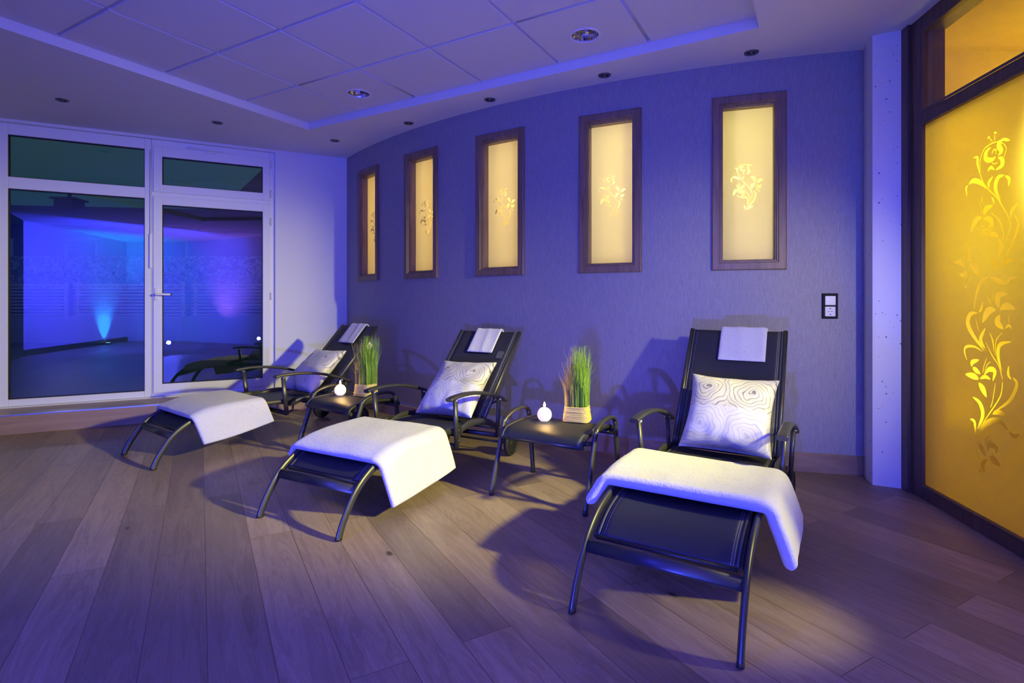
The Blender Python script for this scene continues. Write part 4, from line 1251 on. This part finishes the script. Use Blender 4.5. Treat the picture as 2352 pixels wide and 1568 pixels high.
def grass_pot(p, rz, label, seed, straw_left=0.4, Hg=0.5):
    rnd = random.Random(seed)
    o = tag(empty('grass_pot', p, rz), label, 'plant', 'grass plants in straw rope pots')
    mb = MB()
    for k in range(11):                                  # stacked square coils of rope
        z = 0.006 + k * 0.0088; hw = 0.083 - 0.0011 * k + rnd.uniform(-0.0015, 0.0015)
        q = []
        for a in range(28):
            th = 2 * pi * a / 28; c, s = cos(th), sin(th)
            q.append((hw * math.copysign(abs(c) ** 0.42, c), hw * 0.86 * math.copysign(abs(s) ** 0.42, s), z + 0.0015 * sin(3 * th + k)))
        mb.sweep(q, (0, 0, 1), 0.0056, 0.0056, n=7, closed=True)
    mb.build('rope_pot', MAT['rope'], o)
    MB().box(-0.072, 0.072, -0.062, 0.062, 0.0, 0.088, 0.01).build('soil_block', MAT['straw'], o)
    green, straw = MB(), MB()
    for k in range(520):
        x = rnd.uniform(-0.07, 0.07); yy = rnd.uniform(-0.058, 0.058)
        st = x < -0.07 + 0.14 * straw_left + rnd.uniform(-0.02, 0.02)
        tall = rnd.random()
        h = (Hg - 0.1) * (0.62 + 0.42 * tall) * (1.0 if not st else rnd.uniform(0.5, 1.0))
        if rnd.random() < 0.12: h *= 0.55
        lx = (x / 0.07) * rnd.uniform(-0.012, 0.018) + rnd.gauss(0, 0.008); ly = (yy / 0.058) * rnd.uniform(0.0, 0.03) + rnd.gauss(0, 0.010)
        if rnd.random() < 0.06: lx += rnd.uniform(-0.05, 0.05)
        b = Vector((x, yy, 0.085)); m = b + Vector((lx * 0.25, ly * 0.25, h * 0.55)); t = b + Vector((lx * 1.6, ly * 1.6, h))
        (straw if st else green).sweep(cr([b, m, t], 3), (cos(k), sin(k), 0), rnd.uniform(0.0013, 0.0024), 0.0005, n=4, cap=False, taper=lambda u: 1 - 0.75 * u ** 2)
    green.build('green_blades', MAT['green'], o); tag(straw.build('straw_blades', MAT['straw'], o), 'straw coloured dry blades')
    return o
grass_pot(atA(0.372, 0.455, 0.4165), radians(-20), 'green and straw grass in a rope pot on the footstool beside the nearest lounger', 3, 0.42, 0.50)
grass_pot(atB(0.330, 0.420, 0.4175), radians(-30), 'green and straw grass in a rope pot before the farthest lounger backrest', 11, 0.40, 0.50)

# ------------------------------------------------------------------ outdoors beyond the glass
gx = [wpt(-14, -0.30), wpt(14, -0.30)]
nn = -Vector((WD.y, -WD.x))
tg = MB().prism([tuple(wpt(-1.7, -0.26)), tuple(wpt(2.9, -0.26)), tuple(wpt(9, -0.8)), tuple(wpt(14, -26)), tuple(wpt(-16, -30))], -0.2, 0.06).build('terrace', MAT['terrace'])
tag(tg, kind='structure')
fo = wpt(-2.0, -9.2)
fz = WRZ * 0.35
gwall = MB().box(-9, 9, 0.0, 0.35, 0.0, 0.78).build('garden_wall', MAT['garden_wall']); gwall.location = (-8.5, 14.6, 0); tag(gwall, kind='structure')
def fence(x, y, n, wd, label):
    o = tag(empty('slat_fence', (x, y, 0.78)), label, 'fence', 'slatted fence panels on the garden wall')
    for k in range(10):
        MB().box(0, wd, 0, 0.025, 0.02 + 0.088 * k, 0.068 + 0.088 * k, 0.003, 1).build('slat', MAT['slat'], o)
    for px in (0.05, wd - 0.12):
        MB().box(px, px + 0.07, 0.025, 0.09, 0, 0.92).build('post', MAT['slat'], o)
fence(-14.6, 14.62, 0, 2.7, 'slatted wooden fence panel seen through the left part of the fixed window')
fence(-11.75, 14.62, 0, 3.0, 'slatted wooden fence panel behind the middle of the fixed window')
fence(-8.6, 14.62, 0, 2.9, 'slatted wooden fence panel seen through the balcony door glass')
gb = tag(MB().box(-16, 2, 0, 0.6, 1.55, 2.55, 0.05, 2).build('gabion_wall', MAT['stones']), 'stone filled gabion wall behind the slatted fence outside', 'wall'); gb.location = (-6, 16.6, 0)
rw = MB().box(-16, 2, 0.02, 0.6, 0.0, 1.55).build('dark_fence_backing', MAT['roof']); rw.location = (-6, 16.6, 0); tag(rw, kind='structure')  # added dark backing that keeps the gaps between the slats dark
hs = tag(empty('house', (-19.5, 26.0, 0), radians(8)), 'dark house with chimney seen through the fixed window at dusk', 'house')
MB().box(-10, 16, 0, 7, 0, 4.9).build('wall', MAT['render'], hs)
mb = MB()
v = [mb.bm.verts.new(p) for p in ((-10.5, -0.5, 4.7), (16.5, -0.5, 4.7), (16.5, 3.5, 6.2), (-10.5, 3.5, 6.2), (16.5, 7.5, 4.7), (-10.5, 7.5, 4.7))]
for q in ((0, 1, 2, 3), (3, 2, 4, 5), (0, 3, 5), (1, 4, 2), (0, 5, 4, 1)): mb.face([v[i] for i in q])
mb.build('roof', MAT['roof'], hs)
mb = MB(); mb.box(-4.0, -3.1, 3.0, 4.0, 5.6, 6.5); mb.box(-4.15, -2.95, 2.9, 4.1, 6.5, 6.6); mb.box(-3.6, -3.5, 3.4, 3.6, 6.6, 6.95)
mb.build('chimney', MAT['render'], hs)
for wx in (-5.2, -1.6, 2.4):
    wn = MB().box(wx, wx + 1.4, -0.06, 0.02, 2.7, 4.1).build('window', MAT['pvc'], hs)
    MB().box(wx + 0.12, wx + 1.28, -0.08, -0.05, 2.82, 3.98).build('pane', MAT['seal'], wn)
h2 = tag(empty('house', (-10.0, 19.2, 0), radians(-6)), 'dark gabled house seen through the balcony door glass at dusk', 'house')
MB().box(0, 8, 0, 5, 0, 3.9).build('wall', MAT['render'], h2)
mb = MB()
v = [mb.bm.verts.new(p) for p in ((-0.9, -0.4, 3.6), (9.0, -0.4, 3.6), (4.2, -0.4, 8.0), (-0.9, 5.3, 3.6), (9.0, 5.3, 3.6), (4.2, 5.3, 8.0))]
for q in ((0, 1, 2), (3, 5, 4), (0, 2, 5, 3), (1, 4, 5, 2), (0, 3, 4, 1)): mb.face([v[i] for i in q])
mb.build('roof', MAT['roof'], h2)

# ------------------------------------------------------------------ lamps
def uplight(x, y, label):
    o = tag(empty('floor_uplight', (x, y, 0)), label, 'light', 'blue floor uplights at the wall behind the viewer')
    MB().lathe([(0, 0), (0.07, 0), (0.07, 0.03), (0.06, 0.05), (0.055, 0.052)], 24).build('housing', MAT['plastic'], o)
    MB().lathe([(0.055, 0.050), (0.0, 0.052)], 24).build('lens', MAT['lens'], o)
uplight(-0.50, -5.45, 'blue floor uplight at the foot of the wall mirrored in the fixed window')

def light(name, kind, loc, color, power, **kw):
    l = bpy.data.lights.new(name, kind); l.color = color; l.energy = power
    for k, v in kw.items(): setattr(l, k, v)
    o = bpy.data.objects.new(name, l); COL.objects.link(o); o.location = loc
    return o
def aim(o, t):
    o.rotation_euler = (Vector(t) - o.location).to_track_quat('-Z', 'Y').to_euler()
    return o
BLUE = (0.07, 0.085, 1.0); VIOLET = (0.42, 0.14, 1.0); YEL = (1.0, 0.93, 0.20); AMB = (1.0, 0.66, 0.20)
# blue uplight behind the viewer and blue floods; the fills are added
aim(light('uplight_beam', 'SPOT', (-0.515, -5.47, 0.08), (0.01, 0.28, 1.0), 1700, spot_size=radians(84), spot_blend=1.0, shadow_soft_size=0.03), (-0.60, -5.56, 2.0))
aim(light('blue_flood', 'SPOT', (-0.7, -1.3, 0.25), BLUE, 600, spot_size=radians(84), spot_blend=0.9, shadow_soft_size=0.04), (-0.7, 4.5, 1.35))
aim(light('blue_flood_right', 'SPOT', (1.2, -0.9, 0.25), BLUE, 50, spot_size=radians(112), spot_blend=0.8, shadow_soft_size=0.04), (1.0, 4.5, 1.5))
aim(light('column_flood', 'SPOT', (1.75, 1.55, 0.12), (0.03, 0.07, 1.0), 70, spot_size=radians(30), spot_blend=0.9, shadow_soft_size=0.03), (2.58, 3.5, 1.5))
aim(light('added_blue_fill', 'SPOT', (-2.3, 0.4, 2.85), (0.03, 0.03, 1.0), 260, spot_size=radians(100), spot_blend=1.0, shadow_soft_size=0.04), (-1.4, 1.4, 0.0))  # added overhead fill turning the left foreground floor blue
aim(light('rear_bounce_fill', 'AREA', (-0.8, -1.8, 2.0), (0.03, 0.04, 1.0), 610, shape='RECTANGLE', size=2.6, size_y=1.0), (-1.1, -5.5, 1.8))  # added unseen panel, bounces blue off the rear wall into the room
aim(light('added_violet_fill', 'SPOT', (1.0, -3.4, 0.2), VIOLET, 480, spot_size=radians(110), spot_blend=1.0, shadow_soft_size=0.03), (0.8, -2.6, 3.0))  # added fill that brings red into the ceiling tone
aim(light('added_wall_fill', 'SPOT', (2.04, 0.95, 1.55), (1.0, 0.95, 0.40), 140, spot_size=radians(54), spot_blend=1.0, shadow_soft_size=0.05), (1.55, 3.9, 0.95))  # added fill, no fixture: yellow for the right wall and nearest backrest
# warm lamp in the amber room shining through the open doorway
aim(light('doorway_spot', 'SPOT', (3.05, 1.60, 2.25), YEL, 1350, spot_size=radians(57), spot_blend=1.0, shadow_soft_size=0.09), (-1.7, 4.0, 0.45))
aim(light('added_low_fill', 'SPOT', (2.14, 1.85, 0.95), YEL, 75, spot_size=radians(29), spot_blend=1.0, shadow_soft_size=0.03), (0.82, 2.10, 0.0))  # added fill inside the room for the yellow patch under the nearest lounger
light('amber_lamp', 'POINT', (2.92, 2.72, 1.52), (1.0, 0.95, 0.07), 5.0, shadow_soft_size=0.05)
light('amber_ceiling_lamp', 'POINT', (3.6, 3.0, 2.6), (1.0, 0.86, 0.07), 13, shadow_soft_size=0.1)
aim(light('amber_upper_fill', 'SPOT', (3.15, 3.25, 2.75), (1.0, 0.88, 0.05), 105, spot_size=radians(80), spot_blend=1.0, shadow_soft_size=0.03), (3.15, 3.76, 2.0))  # added fill brightening the wall seen through the upper flowers
aim(light('amber_lower_fill', 'SPOT', (3.1, 3.35, 0.15), (1.0, 0.90, 0.05), 85, spot_size=radians(80), spot_blend=1.0, shadow_soft_size=0.03), (3.1, 3.76, 0.75))  # added fill brightening the wall seen through the lower flowers
# corridor lamps behind the narrow windows
for (a, b), c, p in zip(WINS, ((1.0, 0.70, 0.26), (1.0, 0.76, 0.24), (1.0, 0.76, 0.26), (1.0, 0.88, 0.70), (1.0, 0.96, 0.24)), (7.6, 6.8, 7.4, 12.0, 13.4)):
    m = (a + b) / 2
    q = arc(m, CR - 1.3); t = arc(m, CR)
    aim(light('corridor_lamp', 'AREA', (q.x, q.y, 1.25), c, p * 0.30, shape='RECTANGLE', size=0.9, size_y=0.8), (t.x, t.y, 1.95))
    q = arc(m, CR - 1.2)
    light('corridor_ceiling_lamp', 'POINT', (q.x, q.y, 2.45), c, p * 1.45, shadow_soft_size=0.1)
# candles
for p in (pA, pB):
    light('candle_light', 'POINT', (p[0], p[1], p[2] + 0.112), (1.0, 0.60, 0.18), 3.2, shadow_soft_size=0.012)
# dusk outside
light('garden_fill', 'POINT', (-10.0, 12.2, 2.6), (0.8, 0.7, 1.0), 30, shadow_soft_size=0.1)  # added fill lifting the fence and stones, not a garden lamp
w = bpy.data.worlds.new('dusk'); SC.world = w; w.use_nodes = True
bg = w.node_tree.nodes['Background']; bg.inputs[0].default_value = (0.10, 0.42, 0.50, 1); bg.inputs[1].default_value = 0.12

# camera: level, 19 mm lens with the frame shifted down
cam = bpy.data.cameras.new('camera'); cam.sensor_width = 36.0; cam.lens = 1253 / 2352 * 36; cam.shift_y = -94 / 2352
cam.clip_start = 0.05
co = bpy.data.objects.new('camera', cam); COL.objects.link(co)
co.location = (0, 0, CAMH); co.rotation_euler = (radians(90), 0, 0)
SC.camera = co
SC.view_settings.view_transform = 'Standard'; SC.view_settings.look = 'None'
SC.view_settings.exposure = 0.0; SC.view_settings.gamma = 1.0; SC.view_settings.use_curve_mapping = False
SC.cycles.use_denoising = True
SC.cycles.max_bounces = 10; SC.cycles.transparent_max_bounces = 24; SC.cycles.sample_clamp_indirect = 6.0
SC.cycles.caustics_reflective = False; SC.cycles.caustics_refractive = False
